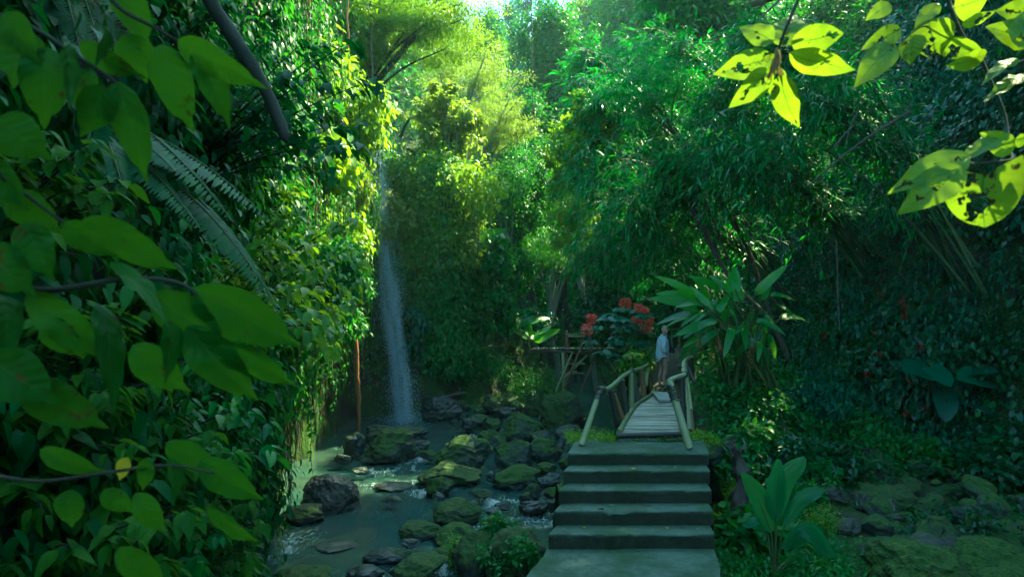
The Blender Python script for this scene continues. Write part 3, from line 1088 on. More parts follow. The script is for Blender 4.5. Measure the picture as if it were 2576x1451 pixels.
for i, (y, z, _, u0, u1) in enumerate(ST):
    yb = ST[i + 1][0] if i < 4 else 8.75
    xf = [(u - CX) / F * y for u in (u0, u1)]
    if i < 4:
        xb = [(u - CX) / F * ST[i + 1][0] for u in ST[i + 1][3:5]]
    else:
        xb = [.83, 2.45]
    worn_block(xf[0], xf[1], xb[0] + (.0 if i == 4 else .03), xb[1] - (0 if i == 4 else .03), y, yb + .01, z - .002, z + .142, 60 + i).build('step', M['concrete'], stairs)
lx = np.linspace(0, 1, 40)
rows = []
for y in np.linspace(6.745, .8, 34):
    x0, x1 = .36 + (y - 6.74) * .33, 2.0 + (y - 6.74) * .215
    z = 0.0 if y > 5.6 else (5.6 - y) * .12
    q = np.stack([x0 + (x1 - x0) * lx, np.full(40, y), np.full(40, z)], -1)
    q[:, 2] += .008 * fbm(q, 1.5, 3, 71)
    q[:, 0] += .02 * fbm(q, 4, 2, 72) * ((lx < .02) | (lx > .98))
    rows.append(q)
G = np.array(rows)
mb = MB().grid(G)
for k in (0, -1):
    low = G[:, k].copy(); low[:, 2] -= .75
    mb.grid(np.stack([low, G[:, k]], 0), flip=(k != 0))
o = mb.build('landing', M['concrete'])
tag(o, 'grey-green concrete landing slab at the foot of the stairs', 'landing')

# stone abutment under the near end of the bridge
mb = MB()
ab = thing('bridge_abutment', 'mossy rubble stone abutment between the stairs and the bamboo bridge', 'abutment', (1.75, 8.9, .6))
g = np.random.default_rng(31)
for k in range(16):
    x = g.uniform(.95, 2.5)
    y = 8.72 + g.uniform(0, .75)
    r = g.uniform(.16, .3)
    rock_mb((x, y, .50 + g.uniform(-.1, .06) + .12 * (y - 8.7)), (r, r * .7, r * .55), 400 + k, ICO3).build('stone', M['rock' if k % 3 else 'rock_green'], ab)
xs_, ys_ = np.linspace(.6, 2.75, 50), np.linspace(8.6, 10.4, 30)
AX, AY = np.meshgrid(xs_, ys_, indexing='ij')
AZ = .66 - .9 * sstep(9.0, 10.4, AY) - .6 * sstep(.35, .0, AX - .62) - .8 * sstep(2.4, 2.75, AX) + .05 * fbm(np.stack([AX, AY, AX * 0], -1), 3, 3, 9)
MB().grid(np.stack([AX, AY, AZ], -1)).build('moss_bed', M['moss'], ab)
# ------------------------------------------------------------------ bamboo bridge
def pl(*t):
    return np.array([P(*q) for q in t])


def pole(mb, pts, r, seed=0, nodes=.32, n=10, rnd=None):
    """a bamboo pole with swollen nodes"""
    c = catmull(pts, n) if len(pts) > 2 else np.linspace(pts[0], pts[1], 14)
    L = np.concatenate([[0], np.cumsum(np.linalg.norm(np.diff(c, axis=0), axis=1))])
    fine = np.linspace(0, L[-1], max(10, int(L[-1] / .04)))
    c2 = np.stack([np.interp(fine, L, c[:, k]) for k in range(3)], -1)
    ph = (fine / nodes + seed * .37) % 1
    rr = r * (1 + .16 * np.exp(-((ph - .5) / .05) ** 2)) * np.linspace(1.03, .95, len(fine))
    mb.tube(c2, rr, 10, rnd if rnd is not None else (seed * .618) % 1, wob=.05, seed=seed)
    return mb


br = thing('bamboo_bridge', 'small bamboo footbridge with woven slat deck and crooked pole handrails', 'bridge', (1.77, 8.8, .7))
ctr = [(8.72, 1.39, 2.15, .78), (10.0, 1.72, 2.47, .80), (11.4, 2.12, 2.81, .80), (13.0, 2.66, 3.28, .755), (14.5, 3.03, 3.60, .69), (15.8, 3.34, 3.88, .625)]
ca = np.array(ctr)


def deck_at(y):
    return [np.interp(y, ca[:, 0], ca[:, k]) for k in (1, 2, 3)]


g = np.random.default_rng(3)
mb = MB()
y = 8.76
k = 0
while y < 15.8:
    x0, x1, z = deck_at(y)
    st = g.uniform(.026, .038)
    j0, j1 = g.uniform(-.05, .03), g.uniform(-.03, .05)
    a = np.array([x0 + j0, y + g.normal() * .018, z + g.normal() * .006])
    b = np.array([x1 + j1, y + g.normal() * .018 - .02, z + g.normal() * .006])
    m_ = (a + b) / 2 + np.array([0, g.normal() * .012, .008 * math.sin(k * 1.7)])
    mb.tube(catmull([a, m_, b], 4), st * .5 * g.uniform(.8, 1.1), 6, g.random(), caps=False)
    y += st * 1.16
    k += 1
o = mb.build('deck', M['slat'], br)
o['kind'] = 'stuff'
for side in (0, 1):
    pts = [np.array([c[1 + side] + (.02 if side else -.02), c[0], c[3] + .035]) for c in ctr]
    mb = MB(); pole(mb, pts, .034, 5 + side); mb.build('edge_pole', M['bamboo'], br)
    pts = [np.array([c[1 + side] + (-.08 if side else .08), c[0], c[3] - .06]) for c in ctr]
    mb = MB(); pole(mb, pts, .045, 9 + side); mb.build('bearer', M['bamboo_dark'], br)
mb = MB(); pole(mb, [np.array([1.33, 8.72, .775]), np.array([2.18, 8.70, .80])], .032, 4); mb.build('end_pole', M['bamboo_dark'], br)
mb = MB(); pole(mb, [np.array([1.36, 8.74, .70]), np.array([2.2, 8.72, .72])], .038, 3); mb.build('end_pole', M['bamboo_dark'], br)

lp = [(1509, 984, 8.75), (1520, 980, 8.95), (1531, 977, 9.2), (1551, 961, 9.8), (1566, 947, 10.3), (1589, 934, 11.0), (1615, 925, 12.3), (1629, 916, 13.8), (1634, 903, 15.0)]
mb = MB(); pole(mb, pl(*lp), .031, 2, .38); mb.build('handrail', M['bamboo_brown' if 0 else 'bamboo'], br)
posts_l = [((1508, 986, 8.72), (1462, 1120, 8.35), .036, 'bamboo'), ((1536, 982, 9.25), (1556, 1078, 9.35), .042, 'bamboo_dark'), ((1545, 990, 9.5), (1573, 1072, 9.6), .036, 'bamboo_brown'),
           ((1564, 955, 10.1), (1580, 1066, 10.2), .046, 'bamboo_dark'), ((1588, 938, 10.8), (1589, 1052, 10.7), .044, 'bamboo'), ((1595, 947, 11.6), (1605, 1028, 11.6), .044, 'bamboo_dark'),
           ((1596, 950, 11.9), (1612, 1020, 12), .036, 'bamboo_brown'), ((1615, 931, 12.9), (1621, 1004, 12.9), .05, 'bamboo_brown'), ((1631, 920, 13.8), (1622, 972, 13.6), .045, 'bamboo'),
           ((1631, 924, 14.6), (1639, 988, 14.4), .05, 'bamboo_brown'), ((1617, 960, 13.2), (1606, 1004, 13.1), .03, 'bamboo'), ((1624, 950, 14.8), (1626, 978, 14.8), .05, 'bamboo_dark')]
for k, (a, b, r, m) in enumerate(posts_l):
    mb = MB(); pole(mb, [P(*b), P(*a)], r, k + 1); mb.build('rail_post', M[m], br)
rp = [(1683, 957, 8.35), (1702, 949, 8.7), (1722, 941, 9.3), (1719, 930, 10.2), (1720, 912, 11.4), (1728, 903, 12.4), (1742, 897, 13.4)]
mb = MB(); pole(mb, pl(*rp), .03, 3, .4); mb.build('handrail', M['bamboo'], br)
mb = MB(); pole(mb, pl((1722, 914, 11.3), (1730, 970, 10.6), (1739, 1032, 10.0)), .03, 7); mb.build('brace', M['bamboo'], br)
posts_r = [((1683, 955, 8.3), (1734, 1126, 8.15), .046, 'bamboo'), ((1694, 957, 8.6), (1706, 1006, 8.8), .045, 'bamboo_brown'), ((1713, 945, 9.6), (1718, 1080, 9.6), .055, 'bamboo_dark'),
           ((1720, 943, 9.7), (1733, 1078, 9.6), .043, 'bamboo'), ((1737, 900, 13.0), (1741, 955, 13.0), .05, 'bamboo_dark'), ((1717, 935, 10.3), (1708, 918, 10.3), .03, 'bamboo_dark'),
           ((1736, 1030, 10.0), (1744, 1095, 9.9), .04, 'bamboo_brown'), ((1726, 915, 11.6), (1748, 962, 11.4), .03, 'bamboo_dark')]
for k, (a, b, r, m) in enumerate(posts_r):
    mb = MB(); pole(mb, [P(*b), P(*a)], r, k + 21); mb.build('rail_post', M[m], br)


def lashing(c, ax, r, L, n=5):
    mb = MB()
    ax = nrm(ax)
    for i in range(n):
        q = c + ax * (i / (n - 1) - .5) * L
        e = nrm(np.cross(ax, [0.3, .2, 1]))
        e2 = np.cross(ax, e)
        a = np.linspace(0, 2 * np.pi, 17)
        pts = q + r * (np.cos(a)[:, None] * e + np.sin(a)[:, None] * e2) + ax * (a[:, None] / 40 * L)
        mb.tube(pts, .008 + .003 * (i % 2), 5, .5, caps=False)
    mb.build('lashing', M['lash'], br)


a, b = P(1683, 957, 8.3), P(1734, 1126, 8.15)
lashing(a + (b - a) * .17, b - a, .05, .17, 8)
lashing(P(1696, 957, 8.6), P(1722, 941, 9.3) - P(1683, 957, 8.35), .042, .06, 4)
lashing(P(1512, 982, 8.75), P(1531, 977, 9.2) - P(1509, 984, 8.75), .042, .12, 6)
lashing(P(1505, 996, 8.7), P(1462, 1120, 8.35) - P(1508, 986, 8.72), .042, .09, 5)
lashing(P(1721, 942, 9.3), P(1722, 941, 9.3) - P(1702, 949, 8.7), .042, .06, 4)
lashing(P(1588, 935, 10.9), P(1615, 925, 12.3) - P(1566, 947, 10.3), .042, .06, 4)

# grey plank lying on the deck
x0, x1, z = deck_at(12.4)
mb = MB()
R = Matrix.Rotation(-.12, 3, 'Z')
G0 = np.stack(np.meshgrid(np.linspace(-.5, .5, 8), np.linspace(-.5, .5, 14), indexing='ij'), -1)
c0 = (P(1657, 1006, 11.9) + P(1697, 999, 12.0)) / 2
mb.box((c0[0] + .06, 12.35, z + .065), (.34, 1.25, .05), rot=np.array(R @ Matrix.Rotation(-.01, 3, 'X')))
o = mb.build('plank', M['plank'], smooth=False)
bv = o.modifiers.new('bevel', 'BEVEL'); bv.width = .008; bv.segments = 2
tag(o, 'grey wooden plank lying on the deck of the bamboo bridge', 'plank')

# flat concrete pad near the far end of the bridge
a, b = P(1574, 988, 15.0), P(1634, 988, 15.0)
mb = MB().box(((a[0] + b[0]) / 2, 15.6, a[2] - .0), (b[0] - a[0], 1.4, .16))
o = mb.build('concrete_slab', M['concrete'], smooth=False)
bv = o.modifiers.new('bevel', 'BEVEL'); bv.width = .02; bv.segments = 2
tag(o, 'pale concrete slab beside the far end of the bamboo bridge', 'slab')

# ------------------------------------------------------------------ rickety trestle bridge upstream
tb = thing('trestle_bridge', 'rickety bamboo trestle bridge with crossed braces over the stream behind the boulders', 'bridge', P(1450, 960, 21.5))
g = np.random.default_rng(8)
mb = MB()
for k in range(9):
    yy = 20.9 + k * .12
    a, b = P(1340 - 3 * (k % 3), 880 + .3 * k, yy), P(1556 + 2 * (k % 2), 882 + .2 * k, yy)
    pole(mb, [a, (a + b) / 2 + np.array([0, 0, -.05]), b], .04, k, .5)
mb.build('deck', M['bamboo_brown'], tb)
mb = MB()
for k in range(60):
    u = 1346 + k * 3.5
    a, b = P(u, 878, 20.8), P(u, 878, 22.0)
    mb.tube([a + [g.normal() * .03, 0, .03], b + [g.normal() * .03, 0, .03]], .022, 5, g.random())
mb.build('slats', M['slat'], tb)
PT = [((1424, 831, 21), (1428, 965, 21), .05, 'bamboo_brown'), ((1429, 838, 21.3), (1430, 960, 21.3), .05, 'bamboo_dark'), ((1416, 886, 20.9), (1419, 985, 20.9), .05, 'bamboo'),
      ((1477, 893, 20.9), (1404, 965, 20.6), .032, 'bamboo'), ((1440, 885, 20.8), (1398, 985, 20.4), .034, 'bamboo'), ((1473, 846, 20.6), (1418, 978, 20.6), .04, 'bamboo_brown'),
      ((1498, 893, 21), (1458, 992, 20.8), .045, 'bamboo_brown'), ((1520, 893, 21), (1550, 936, 21), .045, 'bamboo'), ((1460, 888, 21.8), (1466, 965, 21.8), .05, 'bamboo_dark'),
      ((1444, 888, 21.9), (1447, 960, 21.9), .05, 'bamboo_dark'), ((1549, 868, 21), (1556, 985, 21), .05, 'bamboo_dark')]
for k, (a, b, r, m) in enumerate(PT):
    mb = MB(); pole(mb, [P(*b), P(*a)], r, k + 40); mb.build('trestle_pole', M[m], tb)
for k, (a, b) in enumerate([((1424, 841, 20.9), (1502, 838, 21.2)), ((1424, 845, 21.1), (1472, 846, 21.1)), ((1412, 940, 20.9), (1470, 938, 20.9)), ((1410, 936, 21.1), (1452, 934, 21.1)), ((1424, 915, 21), (1470, 914, 21.2)), ((1520, 894, 21), (1560, 893, 21))]):
    mb = MB(); pole(mb, [P(*a), P(*b)], .026, k + 60); mb.build('cross_rail', M['bamboo'], tb)
# thin rail behind the person
mb = MB(); pole(mb, [P(1676, 829, 20), P(1712, 827, 20.4)], .022, 3)
mb.tube([P(1690, 828, 20.2), P(1691, 905, 20.2)], .025, 6)
mb.tube([P(1709, 826, 20.4), P(1710, 900, 20.4)], .025, 6)
tag(mb.build('bamboo_rail', M['bamboo']), 'thin bamboo rail on posts beside the dirt path behind the person', 'rail')

# ------------------------------------------------------------------ waterfall
ft = np.array([(1064, 1018, 28), (1000, 1013, 28), (900, 1001, 27), (800, 989, 26), (700, 979, 24), (600, 968, 21), (500, 956, 20), (430, 950, 14), (370, 945, 9), (335, 942, 5)], float)[::-1]


def fall_at(v):
    return np.interp(v, ft[:, 0], ft[:, 1]), np.interp(v, ft[:, 0], ft[:, 2])


g = np.random.default_rng(17)
FY = 20.05


def fall_pt(v, o, y):
    uc, hw = fall_at(v)
    return np.stack([(uc + o * hw - CX) / F * FY, FY + y + 0 * v, CAMZ + (HY - v) / F * FY], -1)


wf = MB()
# broken ropes of falling water
for k in range(200):
    o = float(np.clip(g.normal() * .42 - .12, -1, 1)) if k % 3 else g.uniform(-1, 1)
    L = g.uniform(10, 75)
    v0 = g.uniform(340, 1040)
    v = np.linspace(v0, min(1062, v0 + L), 9)
    q = fall_pt(v, o + np.cumsum(g.normal(size=9)) * .018, g.normal() * .1)
    r = g.uniform(.002, .006) * (1.2 if abs(o) < .35 else .75) * np.sin(np.linspace(.12, np.pi - .12, 9)) ** .7
    wf.tube(q, r, 4, g.random(), caps=False)
# drops torn off them
n = 80000
v = 340 + (1064 - 340) * g.random(n)
off = np.where(g.random(n) < .7, g.normal(size=n) * .40 - .12, g.normal(size=n) * .8)
# the water thins out and bunches up as it falls
keep = g.random(n) < .62 + .55 * fbm(np.stack([off * 2.2, v * .011, 0 * v], -1), 1.0, 4, 7)
v, off = v[keep], off[keep]
n = len(v)
uc, hw = fall_at(v)
pt = np.stack([(uc + off * hw - CX) / F * FY, FY + g.normal(size=n) * .13, CAMZ + (HY - v) / F * FY], -1)
ln = g.uniform(.018, .07, n)
rad = g.uniform(.0022, .0054, n)
DT = np.array([(0, 0, 0), (1, .5, 0), (-.5, .5, .87), (-.5, .5, -.87), (0, 1, 0)], float)
dl = np.array([0, 1, 2, 0, 2, 3, 0, 3, 1, 4, 2, 1, 4, 3, 2, 4, 1, 3])
x = np.array([1.0, 0, 0]); z = np.array([0, 1.0, 0]); d = nrm(np.array([.1, 0, -1.0]))
V = pt[:, None, :] + (DT[None, :, 0] * rad[:, None])[..., None] * x + (DT[None, :, 1] * ln[:, None])[..., None] * d + (DT[None, :, 2] * rad[:, None])[..., None] * z
Lp = (dl[None, :] + (np.arange(n) * 5)[:, None]).ravel()
wf.add(V.reshape(-1, 3), Lp, np.full(n * 6, 3))
# splash at the foot
n = 2500
Lp = (dl[None, :] + (np.arange(n) * 5)[:, None]).ravel()
a = g.uniform(0, 6.28, n); rr = np.abs(g.normal(size=n)) * .5
pt = np.stack([(1018 - CX) / F * FY + np.cos(a) * rr, FY - .05 + np.sin(a) * rr * .7, float(zw(20)) + np.abs(g.normal(size=n)) * .22 * np.exp(-rr)], -1)
rad = g.uniform(.003, .008, n)
V = pt[:, None, :] + (DT[None] - np.array([0, .5, 0])) * rad[:, None, None] * 1.3
wf.add(V.reshape(-1, 3), Lp[:n * 18], np.full(n * 6, 3))
o = wf.build('waterfall', M['drop'])
tag(o, 'tall thin waterfall dropping in fine strands of spray from the overgrown cliff', 'waterfall', kind='structure')

# spray hanging round the fall: a closed body of fine mist
vv = np.linspace(350, 1075, 24)
uc, hw = fall_at(vv)
G = []
for k in range(24):
    c = np.array([(uc[k] - CX) / F * 20.05, 20.05, CAMZ + (HY - vv[k]) / F * 20.05])
    r = max(.05, hw[k] * 1.0 / F * 20.05)
    a = np.linspace(0, 2 * np.pi, 16, endpoint=False)
    G.append(c + np.stack([np.cos(a) * r, np.sin(a) * r * .7, 0 * a], -1))
mb = MB().grid(np.array(G), close=True, flip=True)
mb.add(G[0], np.arange(16)[::1], [16]).add(G[-1], np.arange(16)[::-1], [16])
M['mist'] = vol_mat('mist', (.85, .93, .97), .6, .2)
o = mb.build('mist', M['mist'])
tag(o, 'fine spray drifting around the falling water', 'mist', kind='stuff')
# ------------------------------------------------------------------ vegetation tools
UP = np.array([0, 0, 1.0])


def rdir(n):
    return nrm(rng.normal(size=(n, 3)))


def clump_leaves(mb, C, R, per, size, tpl, nrmls=None, droop=.5, spread=.5, width=1.0, curl=0.0, mi=0, jitter=.3):
    """leaf clumps: C centres (n,3), R radii (n,) or (n,3)"""
    C = np.asarray(C, float).reshape(-1, 3)
    n = len(C)
    R = np.asarray(R, float)
    R = np.broadcast_to(R[:, None] if R.ndim == 1 else R, (n, 3))
    ci = np.repeat(np.arange(n), per)
    v = rdir(len(ci))
    if nrmls is not None:
        nn = np.asarray(nrmls)[ci]
        dt = (v * nn).sum(1)
        v = nrm(v - nn * (np.minimum(dt, 0) * 1.8)[:, None])
    rad_ = rng.random(len(ci)) ** .45 * (1 + .45 * np.abs(rng.normal(size=len(ci))) * (rng.random(len(ci)) < .3))
    q = C[ci] + v * R[ci] * rad_[:, None]
    d = nrm(v * spread + rdir(len(ci)) * .55 - UP * droop)
    up = nrm(v * .55 + UP * .9 + rdir(len(ci)) * jitter)
    s = size * rng.uniform(.65, 1.25, len(ci))
    ck = rng.random(n)
    mb.leaves(tpl, q, d, up, s, np.clip(.55 * rng.random(len(ci)) + .45 * ck[ci], 0, 1), width=width, curl=curl, mi=mi)
    return mb


def frond(mb, base, d0, length, droop=.6, pairs=16, plen=.25, tpl=PI2, width=1.0, ang=.35, sag=.25, mi=0, stalk=.15, stem_mi=None, r=.008, rnd=None, taper=.7, base_shape=.5):
    d0 = nrm(np.asarray(d0, float))
    t = np.linspace(0, 1, pairs * 2 + 4)
    c = np.asarray(base, float) + d0 * (length * t)[:, None] - UP * (droop * length * t ** 2.1)[:, None]
    tg = nrm(np.gradient(c, axis=0))
    side = nrm(np.cross(tg, UP) + 1e-5)
    nn = np.cross(side, tg)
    tt = np.linspace(stalk, .985, pairs)
    prof = (np.minimum(1, base_shape + (tt - stalk) / .25) * (1 - ((tt - stalk) / (1 - stalk)) ** 2.2 * taper - .02))
    for s in (-1, 1):
        i = np.clip((tt * (len(t) - 1)).astype(int), 0, len(t) - 1)
        dd = nrm(side[i] * s + tg[i] * (ang + .3 * tt)[:, None] - UP * sag + rng.normal(size=(pairs, 3)) * .05)
        mb.leaves(tpl, c[i], dd, nn[i], plen * prof, None if rnd is None else np.full(pairs, rnd) + rng.uniform(-.15, .15, pairs), width=width, curl=.15, mi=mi)
    if stem_mi is not None:
        mb.tube(c, np.linspace(r, r * .3, len(c)), 5, .4, mi=stem_mi, caps=False)
    return c


def bifrond(mb, base, d0, length, droop, pairs, plen, mi=0, stem_mi=1, r=.012, sub=10):
    """a fern frond, twice divided"""
    d0 = nrm(np.asarray(d0, float))
    t = np.linspace(0, 1, 40)
    c = np.asarray(base, float) + d0 * (length * t)[:, None] - UP * (droop * length * t ** 2.0)[:, None]
    tg = nrm(np.gradient(c, axis=0))
    side = nrm(np.cross(tg, UP) + 1e-5)
    mb.tube(c, np.linspace(r, r * .3, len(c)), 5, .4, mi=stem_mi, caps=False)
    rn = rng.random()
    for tt in np.linspace(.16, .97, pairs):
        i = int(tt * 39)
        L = plen * min(1, .45 + (tt - .16) / .25) * (1 - .85 * ((tt - .16) / .84) ** 2)
        for s in (-1, 1):
            dd = nrm(side[i] * s + tg[i] * (.25 + .35 * tt) - UP * .12 + rng.normal(size=3) * .04)
            frond(mb, c[i], dd, L, .22, sub, L * .2, PI2, 1.25, .25, .1, mi, .05, None, rnd=rn, taper=.85, base_shape=.9)


def ground_hit(u, v, y0=3.0, y1=90.0):
    Y = np.concatenate([np.arange(y0, 30, .08), np.arange(30, y1, .3)])
    q = np.stack([(u - CX) / F * Y, Y, CAMZ + (HY - v) / F * Y], -1)
    k = np.nonzero(q[:, 2] <= H(q[:, 0], q[:, 1]))[0]
    return q[k[0]] if len(k) else q[-1]


def hill_normal(q):
    e = .25
    gx = (H(q[:, 0] + e, q[:, 1]) - H(q[:, 0] - e, q[:, 1])) / (2 * e)
    gy = (H(q[:, 0], q[:, 1] + e) - H(q[:, 0], q[:, 1] - e)) / (2 * e)
    return nrm(np.stack([-gx, -gy, gx * 0 + 1], -1))


def shrub(name, label, base, r, n, per, leaf, tpl, mat, cat='shrub', group=None, droop=.4, width=1.0, stems=6, bark='stem', squash=.8, spread=.5):
    """several thin stems from the ground carrying leaf clumps"""
    base = np.asarray(base, float)
    t = thing(name, label, cat, base, group)
    v = rdir(n)
    v[:, 2] = np.abs(v[:, 2]) * 1.1 - .12
    c = base + UP * r * .55 * squash + v * np.array([1, 1, squash]) * r * (rng.uniform(.35, 1, n) ** .6)[:, None]
    mb = clump_leaves(MB(), c, np.full(n, r * .42), per, leaf, tpl, None, droop, spread, width)
    mb.build('leaves', M[mat], t)
    mb = MB()
    for k in range(stems):
        tip = c[k % n]
        m_ = base * .5 + tip * .5 + rng.normal(size=3) * r * .08 + UP * r * .1
        mb.tube(catmull([base + rng.normal(size=3) * .04 * np.array([1, 1, 0]) - UP * .15, m_, tip], 6), np.linspace(.018, .006, 13) * (r / .7) ** .5, 5, rng.random())
    mb.build('stems', M[bark], t)
    return t


def tree(name, label, foot, crown, cr, n, per, leaf, tpl, mat, trunk=.15, bark='bark', cat='tree', group=None, droop=.35, width=1.0, layered=False, spread=.5, mats=None, lean=0.0, clump=.3, limbs=None):
    foot, crown = np.asarray(foot, float), np.asarray(crown, float)
    cr = np.broadcast_to(np.asarray(cr, float), (3,))
    t = thing(name, label, cat, foot, group)
    v = rdir(n)
    c = crown + v * cr * (rng.uniform(.2, 1, n) ** .5 * np.minimum(np.exp(rng.normal(size=n) * .24), 1.3))[:, None]
    if layered:
        step = cr[2] * .42
        c[:, 2] = np.round((c[:, 2] - crown[2]) / step) * step + crown[2] + rng.normal(size=n) * step * .12
        R = np.stack([np.full(n, cr[0] * clump), np.full(n, cr[1] * clump), np.full(n, cr[2] * clump * .32)], -1) * rng.uniform(.7, 1.3, (n, 1))
    else:
        R = np.full((n, 3), 1.0) * cr * clump * rng.uniform(.5, 1.25, (n, 1)) * rng.uniform(.75, 1.2, (n, 3))
    mb = clump_leaves(MB(), c, R, per, leaf, tpl, None, droop, spread, width)
    mb.build('crown', M[mat], t)
    mb = MB()
    top = crown + np.array([0, 0, -cr[2] * .25])
    mid = foot * .5 + top * .5 + rng.normal(size=3) * np.array([.25, .25, 0]) * np.linalg.norm(top - foot) * .12
    tr = catmull([foot - UP * .4, foot * .78 + top * .22 + rng.normal(size=3) * .06, mid, top], 10)
    mb.tube(tr, np.linspace(trunk * 1.15, trunk * .5, len(tr)), 9, .5, wob=.12, seed=int(foot[1] * 10))
    mb.build('trunk', M[bark], t)
    mb = MB()
    for k in range(min(n, limbs or 12)):
        a = tr[int(rng.uniform(.6, .98) * (len(tr) - 1))]
        tip = c[k]
        m_ = (a + tip) / 2 + UP * .12 * np.linalg.norm(tip - a) + rng.normal(size=3) * .06
        mb.tube(catmull([a, m_, tip], 6), np.linspace(trunk * .38, trunk * .1, 13), 5, rng.random(), wob=.1)
    mb.build('limbs', M[bark], t)
    return t


def bamboo(label, base, tip, ncul, leaf=.2, sprays=50, mat='leaf_bamboo', group='bamboo clumps on the right slope', spread=.5, lo=.25, per=9, fan=1.3, tipr=.9):
    """culms rising from base and arching over towards tip"""
    base, tip = np.asarray(base, float), np.asarray(tip, float)
    t = thing('bamboo_clump', label, 'bamboo', base, group)
    lv, cu = MB(), MB()
    for k in range(ncul):
        a = rng.uniform(0, 6.28)
        b = base + np.array([math.cos(a), math.sin(a), 0]) * rng.uniform(0, spread) - UP * .3
        e = tip + rdir(1)[0] * np.array([1.2, 1.2, 1.0]) * tipr * rng.random()
        top = b * .35 + e * .65 + UP * (.30 * np.linalg.norm(e - b)) * rng.uniform(.7, 1.1)
        s = np.linspace(0, 1, 40)[:, None]
        c = b * (1 - s) ** 2 + top * 2 * s * (1 - s) + e * s ** 2
        cu.tube(c, np.linspace(.04, .006, 40), 6, rng.random(), caps=False)
        tg = nrm(np.gradient(c, axis=0))
        for j in range(sprays):
            f = lo + (1 - lo) * rng.random() ** .8
            i = min(39, int(f * 39))
            d = nrm(rdir(1)[0] * np.array([1, 1, .5]) + tg[i] * .35 - UP * .1)
            L = rng.uniform(.3, 1.0) * fan
            s2 = np.linspace(0, 1, 7)
            tw = c[i] + d * (L * s2)[:, None] - UP * (.35 * L * s2 ** 2)[:, None]
            cu.tube(tw, np.linspace(.007, .003, 7), 3, rng.random(), caps=False)
            m_ = per
            ii = rng.integers(2, 7, m_)
            fn = nrm(d + rdir(m_) * .7 - UP * .4)
            lv.leaves(LA2, tw[ii], fn, nrm(UP + rdir(m_) * .5), leaf * rng.uniform(.7, 1.2, m_), np.clip(.6 * rng.random(m_) + .4 * rng.random(), 0, 1), width=1.2, curl=.2)
    lv.build('leaves', M[mat], t)
    cu.build('culms', M['culm'], t)
    return t


def fern(label, base, n, L, group='ferns', mat='leaf_fern', tilt=.9, az=None, spreadaz=6.28, pairs=20, plen=.22, bi=False, droop=.55):
    base = np.asarray(base, float)
    t = thing('fern', label, 'fern', base, group)
    mb = MB()
    for k in range(n):
        a = (az or 0) + spreadaz * (k / n - .5) + rng.uniform(-.2, .2)
        d = np.array([math.cos(a), math.sin(a), tilt * rng.uniform(.6, 1.3)])
        l = L * rng.uniform(.7, 1.1)
        if bi:
            bifrond(mb, base, d, l, droop * rng.uniform(.7, 1.2), pairs, plen * l, 0, 1)
        else:
            frond(mb, base, d, l, droop * rng.uniform(.7, 1.2), pairs, plen * l, PI2, 1.1, .25, .15, 0, .1, 1)
    mb.build('fronds', [M[mat], M['stem']], t)
    return t


# ------------------------------------------------------------------ undergrowth that nobody could count
def samp_hill(n, y0, y1, dmax=9.0, side='r'):
    Y = y0 + (y1 - y0) * rng.random(n) ** 1.15
    d = rng.random(n) * dmax
    X = I(Y, WR) + d - .3 if side == 'r' else cliff_x(Y) - .5 - d
    q = np.stack([X, Y, H(X, Y)], -1)
    return q, hill_normal(q)


q, nn = samp_hill(2500, 5, 24, 8.5)
nz = fbm(q, .35, 2, 77)
a = nz > .12
b = nz < -.25
c = ~a & ~b
under = []
mb = clump_leaves(MB(), q[c] + nn[c] * .12, rng.uniform(.3, .7, c.sum()), 60, .15, OV3, nn[c], .65, .45)
tag(mb.build('undergrowth', M['leaf_dark']), 'dark broad-leaved undergrowth smothering the right slope', 'undergrowth', kind='stuff')
mb = clump_leaves(MB(), q[a] + nn[a] * .15, rng.uniform(.3, .75, a.sum()), 70, .13, LA4, nn[a], .8, .5, 1.6)
tag(mb.build('undergrowth', M['leaf_blue']), 'bluish narrow-leaved creepers hanging on the right slope', 'undergrowth', kind='stuff')
mb = clump_leaves(MB(), q[b] + nn[b] * .12, rng.uniform(.3, .6, b.sum()), 42, .17, HE4, nn[b], .7, .5)
tag(mb.build('undergrowth', M['leaf_blue']), 'heart-leaved creeper patches on the right slope', 'undergrowth', kind='stuff')
q, nn = samp_hill(1500, 22, 48, 14)
mb = clump_leaves(MB(), q + nn * .2, rng.uniform(.5, 1.2, len(q)), 70, .22, OV2, nn, .5, .5)
tag(mb.build('undergrowth', M['leaf_mid']), 'green undergrowth on the far right slope behind the bamboo', 'undergrowth', kind='stuff')
q, nn = samp_hill(1100, 21, 48, 12, 'l')
mb = clump_leaves(MB(), q + nn * .2, rng.uniform(.5, 1.0, len(q)), 70, .17, OV2, nn, .5, .5)
tag(mb.build('undergrowth', M['leaf_mid']), 'green undergrowth on the far left slope behind the waterfall', 'undergrowth', kind='stuff')

n = 1500
q = np.stack([rng.uniform(-24, 26, n), rng.uniform(42, 85, n), np.zeros(n)], -1)
q[:, 2] = H(q[:, 0], q[:, 1])
nn = hill_normal(q)
mb = clump_leaves(MB(), q + UP * rng.uniform(.2, 3.5, (n, 1)), rng.uniform(1.0, 2.4, n), 70, .5, OV2, np.tile(nrm(np.array([0, -.5, .8])), (n, 1)), .3, .6)
tag(mb.build('far_forest', M['leaf_mid']), 'hazy forest closing the far end of the gorge', 'forest', kind='stuff')

